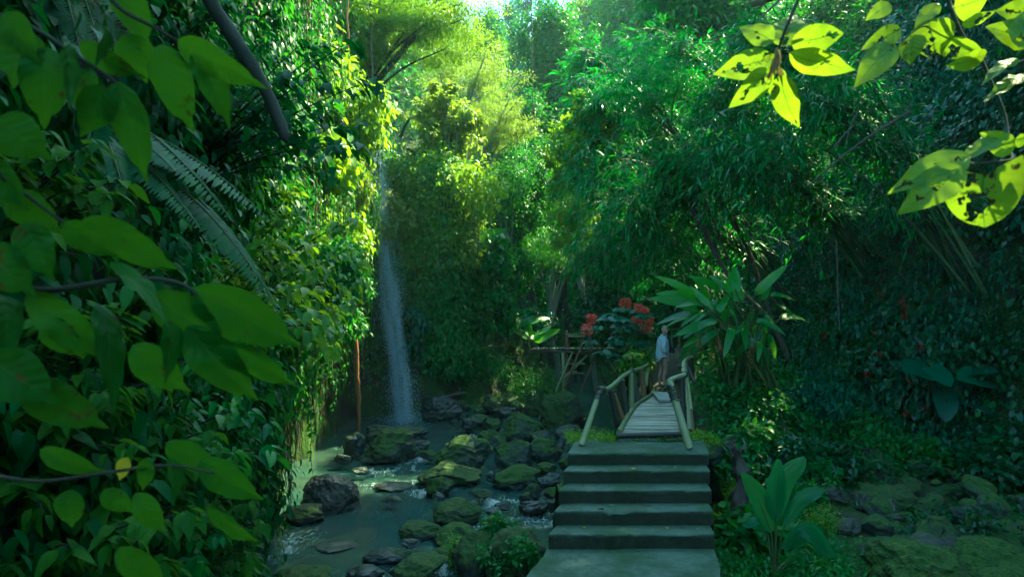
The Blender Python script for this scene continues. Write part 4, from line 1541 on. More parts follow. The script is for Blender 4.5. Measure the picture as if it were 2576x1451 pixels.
# ground cover on banks
n = 2600
X = rng.uniform(-2.4, 8.2, n); Y = rng.uniform(7.5, 32, n)
ok = ((X > I(Y, XR) + .35) | ((X < I(Y, XL) - .2) & (Y > 21))) & ~((X > 0.2) & (X < 2.7) & (Y < 10.4))
dp = np.min(np.hypot(X[:, None] - pc[None, ::6, 0], Y[:, None] - pc[None, ::6, 1]), 1)
dk = np.abs(X - np.interp(Y, ca[:, 0], (ca[:, 1] + ca[:, 2]) / 2))
ok &= (dp > .75) & ~((dk < .45) & (Y < 16)) & (fbm(np.stack([X, Y, 0 * X], -1), .8, 2, 5) > -.35)
ok &= ~((X > 4.0) & (X < 7.6) & (Y < 11.6) & (rng.random(n) < .45))
q = np.stack([X, Y, H(X, Y)], -1)[ok]
mb = clump_leaves(MB(), q, np.stack([rng.uniform(.15, .4, len(q)), rng.uniform(.15, .4, len(q)), rng.uniform(.1, .3, len(q))], -1), 60, .065, OV2, np.tile(UP, (len(q), 1)), .05, .6)
tag(mb.build('ground_cover', M['leaf_mid']), 'low small-leaved ground cover over the stream banks', 'ground cover', kind='stuff')

n = 420
X = rng.uniform(2.9, 7.6, n); Y = rng.uniform(10.2, 16, n)
ok = (X > np.interp(Y, ca[:, 0], ca[:, 2]) + .5) & ~((X > 4.2) & (Y < 11.4))
dp = np.min(np.hypot(X[:, None] - pc[None, ::6, 0], Y[:, None] - pc[None, ::6, 1]), 1)
ok &= dp > .95
q = np.stack([X, Y, H(X, Y) + .12], -1)[ok]
mb = clump_leaves(MB(), q, rng.uniform(.2, .45, len(q)), 46, .12, OV3, np.tile(nrm(np.array([-.2, -.5, .8])), (len(q), 1)), .35, .6)
tag(mb.build('undergrowth', M['leaf_mid']), 'knee-high leafy undergrowth on the rise right of the bamboo bridge', 'undergrowth', kind='stuff')

n = 170
q = np.stack([rng.uniform(3.6, 8.2, n), rng.uniform(8.6, 12.6, n), np.zeros(n)], -1)
q = q[fbm(q, .7, 2, 31) > -.05]
q[:, 2] = H(q[:, 0], q[:, 1]) + .06
mb = clump_leaves(MB(), q, rng.uniform(.12, .32, len(q)), 34, .085, OV5, np.tile(UP, (len(q), 1)), .2, .7)
tag(mb.build('undergrowth', M['leaf_dark']), 'dark seedlings and weeds among the stones of the dry bed', 'undergrowth', kind='stuff')

# moss and seedlings round the bridge foot
n = 190
X = np.concatenate([rng.uniform(.75, 1.35, 70), rng.uniform(2.2, 2.62, 70), rng.uniform(1.2, 2.4, 50)])
Y = np.concatenate([rng.uniform(8.68, 9.4, 140), rng.uniform(8.68, 8.78, 50)])
q = np.stack([X, Y, .60 + rng.uniform(0, .09, n)], -1)
mb = clump_leaves(MB(), q, np.full(n, .08), 26, .04, OV2, np.tile(UP, (n, 1)), .0, .6)
tag(mb.build('ground_cover', M['leaf_bright']), 'bright small-leaved ground cover round the foot of the bamboo bridge', 'ground cover', kind='stuff')

# cliff creepers
def samp_cliff(n, y0, y1, h0, h1, out=0.0):
    s = rng.uniform(s_of_Y(y0), s_of_Y(y1), n)
    h = rng.uniform(h0, h1, n)
    return cliff_point(s, h, out)


def to3(nn):
    return np.hstack([nn, np.zeros((len(nn), 1))])


def cliff_patch(label, mat, n, y0, y1, h0, h1, r0, r1, per, leaf, tpl, width=1.0, droop=.8, thr=None, seed=1, name='creepers'):
    p, nn = samp_cliff(n, y0, y1, h0, h1)
    keep = np.ones(n, bool)
    if thr is not None:
        keep = fbm(p * np.array([1, 1, .5]), .55, 3, seed) > thr
        # the foot of the cliff is bare wet moss
        keep &= rng.random(n) < sstep(.0, 1.9, p[:, 2] - .1 + .6 * fbm(p, .8, 2, 4))
    p, nn = p[keep], to3(nn[keep])
    mb = clump_leaves(MB(), p + nn * .08, rng.uniform(r0, r1, len(p)), per, leaf, tpl, nn, droop, .5, width)
    return tag(mb.build(name, M[mat]), label, 'creepers', kind='stuff')


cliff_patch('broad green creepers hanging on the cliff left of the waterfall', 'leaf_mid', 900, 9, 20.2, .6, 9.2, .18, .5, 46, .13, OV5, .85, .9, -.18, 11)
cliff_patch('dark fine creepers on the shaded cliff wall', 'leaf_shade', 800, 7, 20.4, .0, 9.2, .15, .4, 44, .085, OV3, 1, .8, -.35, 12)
cliff_patch('bright heart-shaped creepers high on the cliff', 'leaf_bright', 520, 11, 20.0, 2.8, 9.4, .2, .55, 40, .14, HE4, 1, .7, -.25, 13)  # brighter leaf colour stands in for sunlight on the upper cliff
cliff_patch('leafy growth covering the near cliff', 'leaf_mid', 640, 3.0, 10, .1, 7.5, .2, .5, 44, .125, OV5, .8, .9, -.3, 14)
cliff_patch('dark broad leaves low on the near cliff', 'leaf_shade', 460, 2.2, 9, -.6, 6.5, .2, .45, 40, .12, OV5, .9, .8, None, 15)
# right of the fall the rock juts out and is overgrown from the top down to head height
p, nn = samp_cliff(1300, 21.25, 28, .3, 9.2)
keep = p[:, 2] > .75 + .8 * fbm(p, .7, 2, 3) - .5 * (p[:, 1] > 23)
p, nn = p[keep], to3(nn[keep])
mb = clump_leaves(MB(), p + nn * .12, rng.uniform(.25, .6, len(p)), 52, .15, OV3, nn, .8, .5)
tag(mb.build('creepers', M['leaf_mid']), 'thick creepers covering the rock right of the waterfall', 'creepers', kind='stuff')
p, nn = samp_cliff(420, 21.2, 24, 5.0, 9.5)
mb = clump_leaves(MB(), p + to3(nn) * .35, rng.uniform(.25, .55, len(p)), 50, .13, OV3, to3(nn), .5, .6)
tag(mb.build('creepers', M['leaf_bright']), 'sunny yellow-green creepers on top of the rock right of the waterfall', 'creepers', kind='stuff')  # sunlight on the rock top is partly put into the leaf colour
p, nn = samp_cliff(260, 20.0, 22, 4.5, 9.4)
mb = clump_leaves(MB(), p + to3(nn) * .25, rng.uniform(.2, .5, len(p)), 44, .11, OV2, to3(nn), .7, .5)
tag(mb.build('creepers', M['leaf_bright']), 'small bright leaves round the lip of the waterfall', 'creepers', kind='stuff')

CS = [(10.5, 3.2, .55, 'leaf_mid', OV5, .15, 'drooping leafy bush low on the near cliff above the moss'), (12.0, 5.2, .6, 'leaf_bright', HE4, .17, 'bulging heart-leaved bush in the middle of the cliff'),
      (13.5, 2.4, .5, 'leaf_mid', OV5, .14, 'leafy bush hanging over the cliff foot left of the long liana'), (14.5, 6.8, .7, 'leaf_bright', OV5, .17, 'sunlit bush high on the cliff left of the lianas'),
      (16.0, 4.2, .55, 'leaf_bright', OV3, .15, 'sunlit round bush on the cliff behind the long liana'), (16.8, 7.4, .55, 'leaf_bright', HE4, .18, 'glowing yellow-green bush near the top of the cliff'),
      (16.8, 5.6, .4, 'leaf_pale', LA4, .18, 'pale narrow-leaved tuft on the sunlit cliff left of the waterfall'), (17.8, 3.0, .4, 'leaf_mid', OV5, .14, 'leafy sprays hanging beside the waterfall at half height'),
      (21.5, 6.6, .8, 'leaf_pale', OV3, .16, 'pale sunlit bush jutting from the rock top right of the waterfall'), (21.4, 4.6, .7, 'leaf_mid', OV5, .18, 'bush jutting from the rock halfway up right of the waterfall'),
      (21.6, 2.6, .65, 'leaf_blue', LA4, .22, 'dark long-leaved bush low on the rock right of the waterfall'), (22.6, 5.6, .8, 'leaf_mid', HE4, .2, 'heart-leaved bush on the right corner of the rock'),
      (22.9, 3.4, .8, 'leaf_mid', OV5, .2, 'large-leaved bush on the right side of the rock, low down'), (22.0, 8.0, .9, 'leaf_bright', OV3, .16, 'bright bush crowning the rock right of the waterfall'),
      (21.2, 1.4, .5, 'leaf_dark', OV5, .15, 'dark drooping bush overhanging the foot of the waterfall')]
for y, h, r, mat, tpl, leaf, L in CS:
    si = s_of_Y(y) if y < 20 else np.interp(y, CP[240:, 1], np.arange(240, len(CP))) if y > 22 else 265 + (y - 21.2) * 60
    q_, n_ = cliff_point(np.array([float(si)]), np.array([float(h)]), .15)
    b_, n3 = q_[0], to3(n_)[0]
    t_ = thing('cliff_bush', L, 'bush', b_, 'bushes on the cliff')
    m_ = 26
    v_ = rdir(m_); v_ += n3 * .7
    c_ = b_ + n3 * r * .45 + v_ * r * np.array([.9, .9, 1.0]) * .8 - UP * r * .2
    mb = clump_leaves(MB(), c_, np.full(m_, r * .4), 40, leaf, tpl, None, .7, .5, 1.0 if tpl is not LA4 else 1.6)
    mb.build('leaves', M[mat], t_)
    mb = MB()
    for k in range(9):
        mb.tube(catmull([b_ - n3 * .3, b_ + n3 * r * .3 + UP * .15, c_[k]], 6), np.linspace(.02, .005, 13), 5, rng.random())
    for k in range(5):
        e_ = c_[k + 9] - UP * r * rng.uniform(1.0, 2.2)
        mb.tube(catmull([c_[k + 9], (c_[k + 9] + e_) / 2 + rng.normal(size=3) * .05, e_], 6), np.linspace(.008, .004, 13), 4, rng.random())
    mb.build('stems', M['bark_dark'], t_)

# long leafy vines hanging free in front of the cliff
mb = MB()
for k in range(170):
    y = rng.uniform(8.5, 19.6)
    h0 = rng.uniform(4.0, 8.8)
    p0, nn = cliff_point(np.array([float(s_of_Y(y))]), np.array([h0]), rng.uniform(.3, .65))
    L = rng.uniform(1.5, 4.2)
    s = np.linspace(0, 1, 16)
    c = p0[0] - UP * (L * s)[:, None] + np.cumsum(rng.normal(size=(16, 3)) * .018, 0) * np.array([1, 1, .3])
    mb.tube(c, np.linspace(.008, .004, 16), 4, rng.random(), caps=False, mi=1)
    m_ = int(L * 17)
    t_ = rng.random(m_)
    q_ = np.stack([np.interp(t_, s, c[:, j]) for j in range(3)], -1)
    d_ = nrm(rdir(m_) * np.array([1, 1, .4]) - UP * .8)
    mb.leaves(OV3, q_, d_, nrm(UP * .8 + to3(nn)[0] + rdir(m_) * .5), rng.uniform(.05, .11, m_), None, curl=.2)
tag(mb.build('hanging_vines', [M['leaf_mid'], M['vine']]), 'curtain of thin leafy vines hanging down the cliff left of the waterfall', 'vines', kind='stuff')

# moss beards and thin roots hanging on the rock
mb = MB()
for k in range(420):
    y = rng.uniform(6.5, 19.5)
    p0, nn = cliff_point(np.array([s_of_Y(y)]), np.array([rng.uniform(.4, 3.4)]), .10)
    L = rng.uniform(.4, 1.6)
    s = np.linspace(0, 1, 8)
    c = p0[0] - UP * (L * s)[:, None] + rng.normal(size=(8, 3)) * .02 * s[:, None] + to3(nn)[0] * (.05 * s)[:, None]
    mb.tube(c, np.linspace(.012, .004, 8) * rng.uniform(.6, 1.7), 5, rng.random(), caps=False)
tag(mb.build('hanging_roots', M['vine']), 'thin dark roots hanging down the cliff foot', 'roots', kind='stuff')
p, nn = samp_cliff(700, 7.5, 18, -.5, 2.0, .02)
mb = clump_leaves(MB(), p, np.stack([np.full(700, .07), np.full(700, .07), rng.uniform(.1, .3, 700)], -1), 30, .022, OV2, to3(nn), .9, .4)
tag(mb.build('moss', M['leaf_mid']), 'yellow-green moss cushions on the foot of the cliff', 'moss', kind='stuff')
# ------------------------------------------------------------------ trees and large plants
def at_crown(u, v, Y):
    h = ground_hit(u, v)
    return P(u, v, min(Y, h[1] - .2) if h[1] < 89 else Y)


def px(n, Y):
    return n / F * Y


def foot_of(q, dx=0, dy=0):
    return np.array([q[0] + dx, q[1] + dy, float(H(q[0] + dx, q[1] + dy))])


TREES = [
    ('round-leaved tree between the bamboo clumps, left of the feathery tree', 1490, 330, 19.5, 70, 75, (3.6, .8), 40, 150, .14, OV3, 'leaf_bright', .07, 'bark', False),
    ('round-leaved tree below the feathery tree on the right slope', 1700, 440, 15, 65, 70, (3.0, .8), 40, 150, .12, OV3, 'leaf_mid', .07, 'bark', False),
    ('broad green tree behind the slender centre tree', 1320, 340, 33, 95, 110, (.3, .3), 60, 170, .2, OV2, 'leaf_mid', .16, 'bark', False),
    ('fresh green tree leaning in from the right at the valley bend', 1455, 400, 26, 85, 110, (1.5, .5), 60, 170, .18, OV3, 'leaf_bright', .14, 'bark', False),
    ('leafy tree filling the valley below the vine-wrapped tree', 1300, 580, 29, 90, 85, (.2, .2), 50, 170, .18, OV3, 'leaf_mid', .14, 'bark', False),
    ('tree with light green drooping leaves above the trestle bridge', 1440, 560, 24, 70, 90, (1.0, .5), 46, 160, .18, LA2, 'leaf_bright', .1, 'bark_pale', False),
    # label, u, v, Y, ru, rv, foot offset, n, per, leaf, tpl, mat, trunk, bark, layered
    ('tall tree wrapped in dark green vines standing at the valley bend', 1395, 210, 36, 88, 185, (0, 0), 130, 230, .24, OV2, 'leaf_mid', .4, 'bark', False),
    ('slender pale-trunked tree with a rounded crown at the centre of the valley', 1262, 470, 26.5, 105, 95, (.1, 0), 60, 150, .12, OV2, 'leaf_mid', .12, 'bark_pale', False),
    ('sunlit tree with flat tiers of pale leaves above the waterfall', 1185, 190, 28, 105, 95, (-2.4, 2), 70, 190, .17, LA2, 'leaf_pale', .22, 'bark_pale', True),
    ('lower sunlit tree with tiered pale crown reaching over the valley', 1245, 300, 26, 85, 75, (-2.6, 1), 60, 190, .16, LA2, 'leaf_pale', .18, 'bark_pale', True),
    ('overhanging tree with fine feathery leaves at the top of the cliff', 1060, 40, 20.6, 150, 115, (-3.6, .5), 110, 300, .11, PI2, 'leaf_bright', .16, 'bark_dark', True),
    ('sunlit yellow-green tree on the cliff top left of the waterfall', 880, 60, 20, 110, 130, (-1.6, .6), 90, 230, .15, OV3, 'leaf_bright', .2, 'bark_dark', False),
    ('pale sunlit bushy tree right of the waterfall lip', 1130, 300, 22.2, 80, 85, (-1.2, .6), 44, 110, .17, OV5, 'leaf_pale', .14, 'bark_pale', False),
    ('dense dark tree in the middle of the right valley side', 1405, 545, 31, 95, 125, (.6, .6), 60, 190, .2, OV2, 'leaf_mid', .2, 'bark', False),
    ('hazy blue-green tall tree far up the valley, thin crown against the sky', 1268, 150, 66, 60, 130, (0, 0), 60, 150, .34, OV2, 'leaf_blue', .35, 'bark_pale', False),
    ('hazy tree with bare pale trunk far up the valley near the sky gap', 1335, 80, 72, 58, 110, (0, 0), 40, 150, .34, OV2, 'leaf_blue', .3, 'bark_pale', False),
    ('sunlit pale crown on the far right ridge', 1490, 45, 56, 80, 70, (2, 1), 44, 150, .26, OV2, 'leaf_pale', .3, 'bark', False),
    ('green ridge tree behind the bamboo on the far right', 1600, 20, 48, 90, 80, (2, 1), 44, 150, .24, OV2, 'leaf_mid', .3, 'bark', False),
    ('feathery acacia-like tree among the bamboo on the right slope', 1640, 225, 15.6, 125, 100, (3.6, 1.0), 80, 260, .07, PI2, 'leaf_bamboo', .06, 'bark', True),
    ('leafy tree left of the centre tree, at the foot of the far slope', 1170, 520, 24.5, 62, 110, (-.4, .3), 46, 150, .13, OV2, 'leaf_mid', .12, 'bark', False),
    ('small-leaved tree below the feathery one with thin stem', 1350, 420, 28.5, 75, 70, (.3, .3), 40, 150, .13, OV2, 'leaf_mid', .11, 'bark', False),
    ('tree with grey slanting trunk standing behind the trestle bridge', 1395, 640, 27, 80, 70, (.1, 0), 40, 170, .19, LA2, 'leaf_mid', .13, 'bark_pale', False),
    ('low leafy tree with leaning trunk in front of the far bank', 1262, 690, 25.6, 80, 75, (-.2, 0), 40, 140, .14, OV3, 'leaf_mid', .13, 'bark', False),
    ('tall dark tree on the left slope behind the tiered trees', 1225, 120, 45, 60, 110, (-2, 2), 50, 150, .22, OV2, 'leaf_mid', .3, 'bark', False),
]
for L, u, v, Y, ru, rv, fo, n, per, leaf, tpl, mat, tr, bark, lay in TREES:
    c = at_crown(u, v, Y)
    tree('tree', L, foot_of(c, *fo), c, (px(ru, c[1]), px(ru, c[1]) * .9, px(rv, c[1])), n, per, leaf, tpl, mat, tr, bark, group='trees of the gorge', layered=lay, spread=.6 if lay else .5, droop=.12 if lay else .35)

BUSH = [
    ('dark glossy bush right of the near end of the bridge', 1800, 1050, 9.8, 55, .11, OV3, 'leaf_mid', 26, 70),
    ('broad-leaved bush below the heliconia on the rise', 1890, 1040, 11, 60, .15, OV5, 'leaf_mid', 26, 60),
    ('leafy bush between the heliconia and the red-flowered creeper', 2060, 930, 12, 75, .17, LA4, 'leaf_blue', 28, 70),
    ('low leafy bush above the dead stump', 1990, 1080, 10.6, 60, .12, OV3, 'leaf_dark', 26, 70),
    ('dark leafy bush left of the bright fern clump', 2100, 1130, 10.6, 55, .13, OV5, 'leaf_dark', 24, 60),
    ('bush of drooping leaves at the right edge above the dead canes', 2520, 1080, 10.5, 75, .15, OV5, 'leaf_dark', 26, 60),
    ('rounded small-leaved bush on the bank left of the trestle bridge', 1335, 950, 23.2, 72, .07, OV2, 'leaf_mid', 30, 150),
    ('spreading low bush at the foot of the rock right of the waterfall', 1130, 930, 22.2, 60, .09, OV3, 'leaf_mid', 24, 120),
    ('low light-green bush in the middle of the far bank', 1215, 930, 24.5, 70, .07, OV2, 'leaf_mid', 28, 130),
    ('leafy bush hanging over the gravel bank', 1110, 800, 22.6, 60, .15, OV5, 'leaf_mid', 24, 80),
    ('bush of long leaves under the slanting trunk', 1330, 790, 25, 70, .22, LA4, 'leaf_blue', 22, 70),
    ('dark bush filling the hollow behind the flowering shrub', 1530, 740, 20, 80, .15, OV3, 'leaf_dark', 26, 90),
    ('dark bush behind the person beside the path', 1720, 720, 17.5, 60, .13, OV3, 'leaf_dark', 24, 90),
    ('bush with pale upper leaves left of the tall waterfall liana', 845, 760, 15.3, 60, .12, OV5, 'leaf_mid', 24, 80),
]
for L, u, v, Y, ru, leaf, tpl, mat, n, per in BUSH:
    c = at_crown(u, v, Y)
    r = px(ru, c[1])
    b = np.array([c[0], c[1], c[2] - r * .45])
    gz = float(H(b[0], b[1]))
    if gz < b[2]:
        b[2] = max(gz, b[2] - .6)
    shrub('bush', L, b, r, n, per, leaf, tpl, mat, 'bush', 'bushes of the gorge')

# bamboo
def hb_(x, y):
    return np.array([x, y, float(H(x, y))])


BAM = [
    ('arching bamboo clump high on the right slope, tips over the valley', hb_(8.2, 20), P(1500, 250, 19), 10, .30),
    ('bamboo clump with pale upright culms near the top of the right slope', hb_(8.0, 18), P(1690, 110, 17), 10, .28),
    ('bamboo clump drooping over the middle of the right slope', hb_(7.2, 17.5), P(1600, 470, 16.5), 9, .27),
    ('dark bamboo clump with dense drooping leaves right of the feathery tree', hb_(8.0, 15), P(1800, 370, 14), 10, .27),
    ('farthest bamboo clump, bright tips beside the vine-wrapped tree', hb_(7.6, 24.5), P(1480, 130, 23), 10, .33),
    ('low bamboo clump hanging over the trestle bridge', hb_(7.2, 22.5), P(1500, 640, 19), 8, .28),
    ('bamboo clump at the top edge behind the yellow-green leaf rosette', hb_(9.0, 15.5), P(1900, 90, 14), 10, .27),
    ('thin bamboo clump above the flowering shrub', hb_(6.8, 18.5), P(1600, 560, 17), 8, .26),
    ('bamboo clump with long tips reaching left at mid height', hb_(7.4, 20.5), P(1480, 430, 18.5), 9, .28),
    ('shaded bamboo clump behind the fishtail palm', hb_(8.8, 13.2), P(2020, 250, 12.4), 9, .24),
    ('dense bamboo clump between the feathery tree and the dark right slope', hb_(8.2, 16.5), P(1790, 230, 15.5), 10, .27),
]
for L, b, tp, n, leaf in BAM:
    bamboo(L, b, tp, n, leaf)
# an arching dry cane
c = catmull([P(1700, 400, 20.0), P(1655, 350, 19.4), P(1600, 326, 19.0), P(1560, 324, 18.7), P(1540, 338, 18.6)], 8)
tag(MB().tube(c, np.linspace(.045, .012, len(c)), 8, .7, wob=.05).build('bamboo_cane', M['plank']), 'dry pale bamboo cane arching out of the right slope', 'bamboo cane')

# pinnate-leaved shrubs on the right slope
PIN = [('shrub of feather-shaped leaves on the slope above the heliconia', 1800, 560, 9, 1.1, 'leaf_blue'), ('shrub of glossy feather-shaped leaves behind the person', 1690, 640, 9, 1.0, 'leaf_blue'),
       ('lighter feather-leaved shrub above the bamboo bridge', 1730, 520, 8, 1.0, 'leaf_mid'), ('feather-leaved shrub at the dark foot of the right slope', 1900, 600, 9, .9, 'leaf_blue'),
       ('feather-leaved shrub beside the arching cane', 1620, 480, 8, 1.1, 'leaf_mid')]
for L, u, v, n, ln, mat in PIN:
    b = ground_hit(u, v) + np.array([-.2, -.3, .1])
    t = thing('feather_leaf_shrub', L, 'shrub', b, 'feather-leaved shrubs')
    mb = MB()
    for k in range(n * 5):
        st = b + rdir(1)[0] * np.array([.75, .6, .6]) * rng.random() ** .5 * ln
        d = nrm(np.array([rng.normal() - .25, -abs(rng.normal()) * .8, rng.uniform(-.1, .5)]))
        frond(mb, st, d, ln * rng.uniform(.45, .8), .35, 9, .15, PI2, 1.7, .35, .3, 0, .1, 1, .006, taper=.3)
    mb.build('leaves', M[mat], t)
    mb2 = MB()
    for k in range(6):
        mb2.tube(catmull([b + UP * -.4, b + rdir(1)[0] * .3, b + rdir(1)[0] * ln * .7], 5), np.linspace(.02, .008, 11), 5, .5)
    mb2.build('stems', M['stem'], t)

# fishtail palm
b = ground_hit(2010, 560)
fp = thing('fishtail_palm', 'fishtail palm with ragged wedge-shaped leaflets on the dark right slope', 'palm', b)
for (u0, v0, u1, v1) in [(1990, 440, 1900, 350), (1995, 440, 1935, 470), (2000, 450, 1930, 530), (2000, 430, 2035, 345), (2005, 450, 1985, 560), (2010, 460, 2060, 400), (2000, 400, 1960, 330), (2030, 480, 2090, 470)]:
    Yb = b[1] - .5
    a, e = P(u0, v0, Yb), P(u1, v1, Yb - .5)
    mb = MB()
    d = e - a
    frond(mb, a, d + UP * .25, np.linalg.norm(d) * 1.15, .25, 9, .22, FA2, 1.5, .4, .3, 0, .12, 1, .012, taper=.35)
    mb.build('frond', [M['leaf_blue'], M['stem']], fp)
mb = MB().tube(catmull([b - UP * .3, P(2005, 500, b[1] - .3), P(1998, 430, b[1] - .5)], 8), np.linspace(.07, .03, 17), 8, .5)
mb.build('trunk', M['bark'], fp)

# tree ferns / palm fronds on the rock right of the fall
TF = [('palm with long pale arching fronds in the sunlight above the waterfall', P(1030, 300, 22.3), 8, 1.6, 'leaf_pale', .35), ('fern with arching fronds on the rock right of the waterfall', P(1085, 460, 21.8), 6, .8, 'leaf_pale', .3),
      ('tree fern with spreading fronds behind the banana plant', P(1130, 560, 22.6), 8, 1.2, 'leaf_mid', .4), ('fern hanging low on the rock right of the waterfall', P(1118, 700, 22.0), 7, .9, 'leaf_mid', .3),
      ('sunlit bright fern on the cliff left of the waterfall', P(815, 560, 15.0), 7, .75, 'leaf_bright', .3), ('second bright fern below the sunlit one on the cliff', P(835, 610, 15.6), 6, .6, 'leaf_bright', .3)]
for L, b, n, ln, mat, tl in TF:
    t = thing('tree_fern', L, 'fern', b, 'tree ferns by the waterfall')
    mb = MB()
    for k in range(n):
        a = 6.28 * k / n + rng.uniform(-.3, .3)
        d = np.array([math.cos(a) + .45, math.sin(a) - .35, tl + rng.uniform(-.1, .4)])
        frond(mb, b, d, ln * rng.uniform(.75, 1.1), .5, 26, .28 * ln, PI2, .75, .25, .35, 0, .1, 1, .012)
    mb.build('fronds', [M[mat], M['stem']], t)
    p2 = b + np.array([-.35, .35, -.5])
    MB().tube(catmull([p2, (p2 + b) / 2 + UP * .05, b], 6), np.linspace(.06, .04, 13), 7, .5, wob=.2).build('trunk', M['bark_dark'], t)

# banana-like plants in the valley
def broadleaf(name, label, base, spec, mat, tpl=BA8, Y=None, width=1.0, cat='plant', group=None, stem=True, curl=.1):
    t = thing(name, label, cat, base, group)
    for i, (a, e, wd) in enumerate(spec):
        d = e - a
        L = np.linalg.norm(d)
        up = nrm(np.array([0, -1, .75]) + rng.normal(size=3) * .35)
        mb = MB().leaves(tpl, a[None], (nrm(d) + UP * .18)[None], up[None], L * 1.04, None, width=wd, curl=curl + rng.uniform(0, .2))
        m_ = base * .55 + a * .45 + rng.normal(size=3) * .03
        mb.tube(catmull([base + rng.normal(size=3) * np.array([.05, .05, 0]), m_, a, a + d * .12], 6), np.linspace(.016, .007, 19), 5, .4, mi=1)
        mb.build('leaf', [M[mat], M['stem']], t)
    return t


def bananas(label, u, v, Y, n, L, mat='leaf_gloss'):
    b = P(u, v, Y)
    b[2] = max(b[2] - .3, float(H(b[0], b[1])) - .05) if float(H(b[0], b[1])) < b[2] else b[2]
    spec = []
    for k in range(n):
        a = rng.uniform(0, 6.28)
        s = b + UP * L * rng.uniform(.35, .6) + np.array([math.cos(a), math.sin(a), 0]) * .12
        e = s + nrm(np.array([math.cos(a) * .9, math.sin(a) * .6, rng.uniform(.2, 1.1)])) * L * rng.uniform(.6, 1)
        spec.append((s, e, rng.uniform(1.1, 1.7)))
    return broadleaf('banana_plant', label, b, spec, mat, cat='banana plant', group='banana plants in the valley')


bananas('banana plant with one bright upright leaf at the foot of the rock', 1150, 680, 22.4, 8, 1.5)
bananas('banana plant in front of the leaning trunk', 1190, 770, 23.5, 9, 1.3)
bananas('broad-leaved banana plant at the top of the far bank', 1300, 850, 24, 9, 1.2)
bananas('small banana plant beside the start of the trestle bridge', 1335, 860, 23.5, 7, .9)
bananas('banana plant behind the person at the path bend', 1700, 800, 21, 7, 1.0)

# ------------------------------------------------------------------ heliconia right of the bridge
def Z4(x, y, Y):
    return P(1635 + .26 * x, 597.5 + .26 * y, Y)


HL = [(440, 590, 185, 365), (580, 690, 420, 470), (470, 620, 215, 505), (690, 530, 510, 360), (730, 520, 600, 345), (760, 560, 725, 305), (870, 650, 785, 300), (660, 730, 770, 505),
      (805, 770, 740, 580), (1000, 600, 920, 490), (1015, 560, 1295, 275), (1070, 610, 1230, 400), (570, 640, 500, 390), (530, 660, 330, 620), (850, 640, 925, 555), (750, 810, 690, 680), (840, 540, 830, 250),
      (550, 750, 170, 740), (570, 760, 180, 770), (600, 850, 400, 890), (600, 840, 480, 930), (940, 820, 880, 890), (1030, 980, 820, 1130), (1050, 1000, 1080, 1110), (1060, 1000, 1160, 1150),
      (1100, 1010, 1280, 1170), (1100, 740, 1250, 800), (1200, 650, 1410, 720), (1000, 720, 1110, 870), (960, 850, 1030, 960), (1250, 790, 1550, 740), (1130, 930, 1240, 1120), (470, 700, 120, 545),
      (620, 600, 610, 760), (700, 870, 560, 990), (880, 880, 960, 1010), (500, 980, 410, 975), (600, 990, 620, 1070), (780, 760, 620, 640), (1150, 560, 1360, 560), (1010, 880, 1180, 830)]
g = np.random.default_rng(45)
for _ in range(26):
    x_, y_ = g.uniform(470, 1250), g.uniform(680, 960)
    HL.append((x_, y_, x_ + g.normal() * 130 + (x_ - 850) * .25, y_ + g.uniform(60, 210)))
hb = np.array([4.35, 12.4, float(H(4.35, 12.4))])
he = thing('heliconia', 'large heliconia clump with upright paddle leaves and hanging red flowers beside the bridge', 'heliconia', hb)
g = np.random.default_rng(44)
for k, (x0, y0, x1, y1) in enumerate(HL):
    Y0 = 12.0 + g.uniform(-.5, .6)
    a, e = Z4(x0, y0, Y0), Z4(x1, y1, Y0 + g.uniform(-.5, .3))
    d = e - a
    upr = y1 < y0 - 60
    up = nrm(np.array([g.normal() * .4, -1, .5 if upr else 1.4]))
    mb = MB().leaves(BA8, a[None], (nrm(d) + UP * (.05 if upr else .22))[None], up[None], np.linalg.norm(d) * 1.06, np.array([g.random() * .5 + (.5 if upr else 0)]), width=(1.05 if upr else 1.2) * g.uniform(.9, 1.2), curl=.05 if upr else .25)
    ft_ = np.array([hb[0] + g.uniform(-.55, .75), hb[1] + g.uniform(-.3, .3), 0])
    ft_[2] = float(H(ft_[0], ft_[1])) - .1
    m_ = ft_ * .4 + a * .6 + np.array([0, 0, .12])
    mb.tube(catmull([ft_, m_, a, a + d * .08], 7), np.linspace(.014, .007, 22), 6, .5, mi=1)
    mb.build('leaf', [M['leaf_gloss'], M['stem']], he)
for k, (x, y0, y1) in enumerate([(475, 990, 1135), (597, 1110, 1255), (655, 975, 1110), (967, 1105, 1300), (1000, 1040, 1110), (690, 1060, 1140)]):
    mb = MB()
    a, e = Z4(x, y0, 11.5), Z4(x + 6, y1, 11.5)
    mb.tube(catmull([a + np.array([.0, .3, .25]), a + np.array([0, .1, .12]), a, e], 6), np.linspace(.012, .006, 19), 5, .5, mi=1)
    nb = 9
    for j in range(nb):
        c = a + (e - a) * (j / nb)
        s = 1 if j % 2 else -1
        mb.leaves(LA4, (c + np.zeros(3))[None], np.array([[s * .9, -.35, -.15 + .5 * (j / nb)]]), np.array([[0, -.4, 1.0]]), .06 * (1 - .45 * j / nb), np.array([j / nb]), width=2.6)
    mb.build('flower', [M['flower_red'], M['stem']], he)

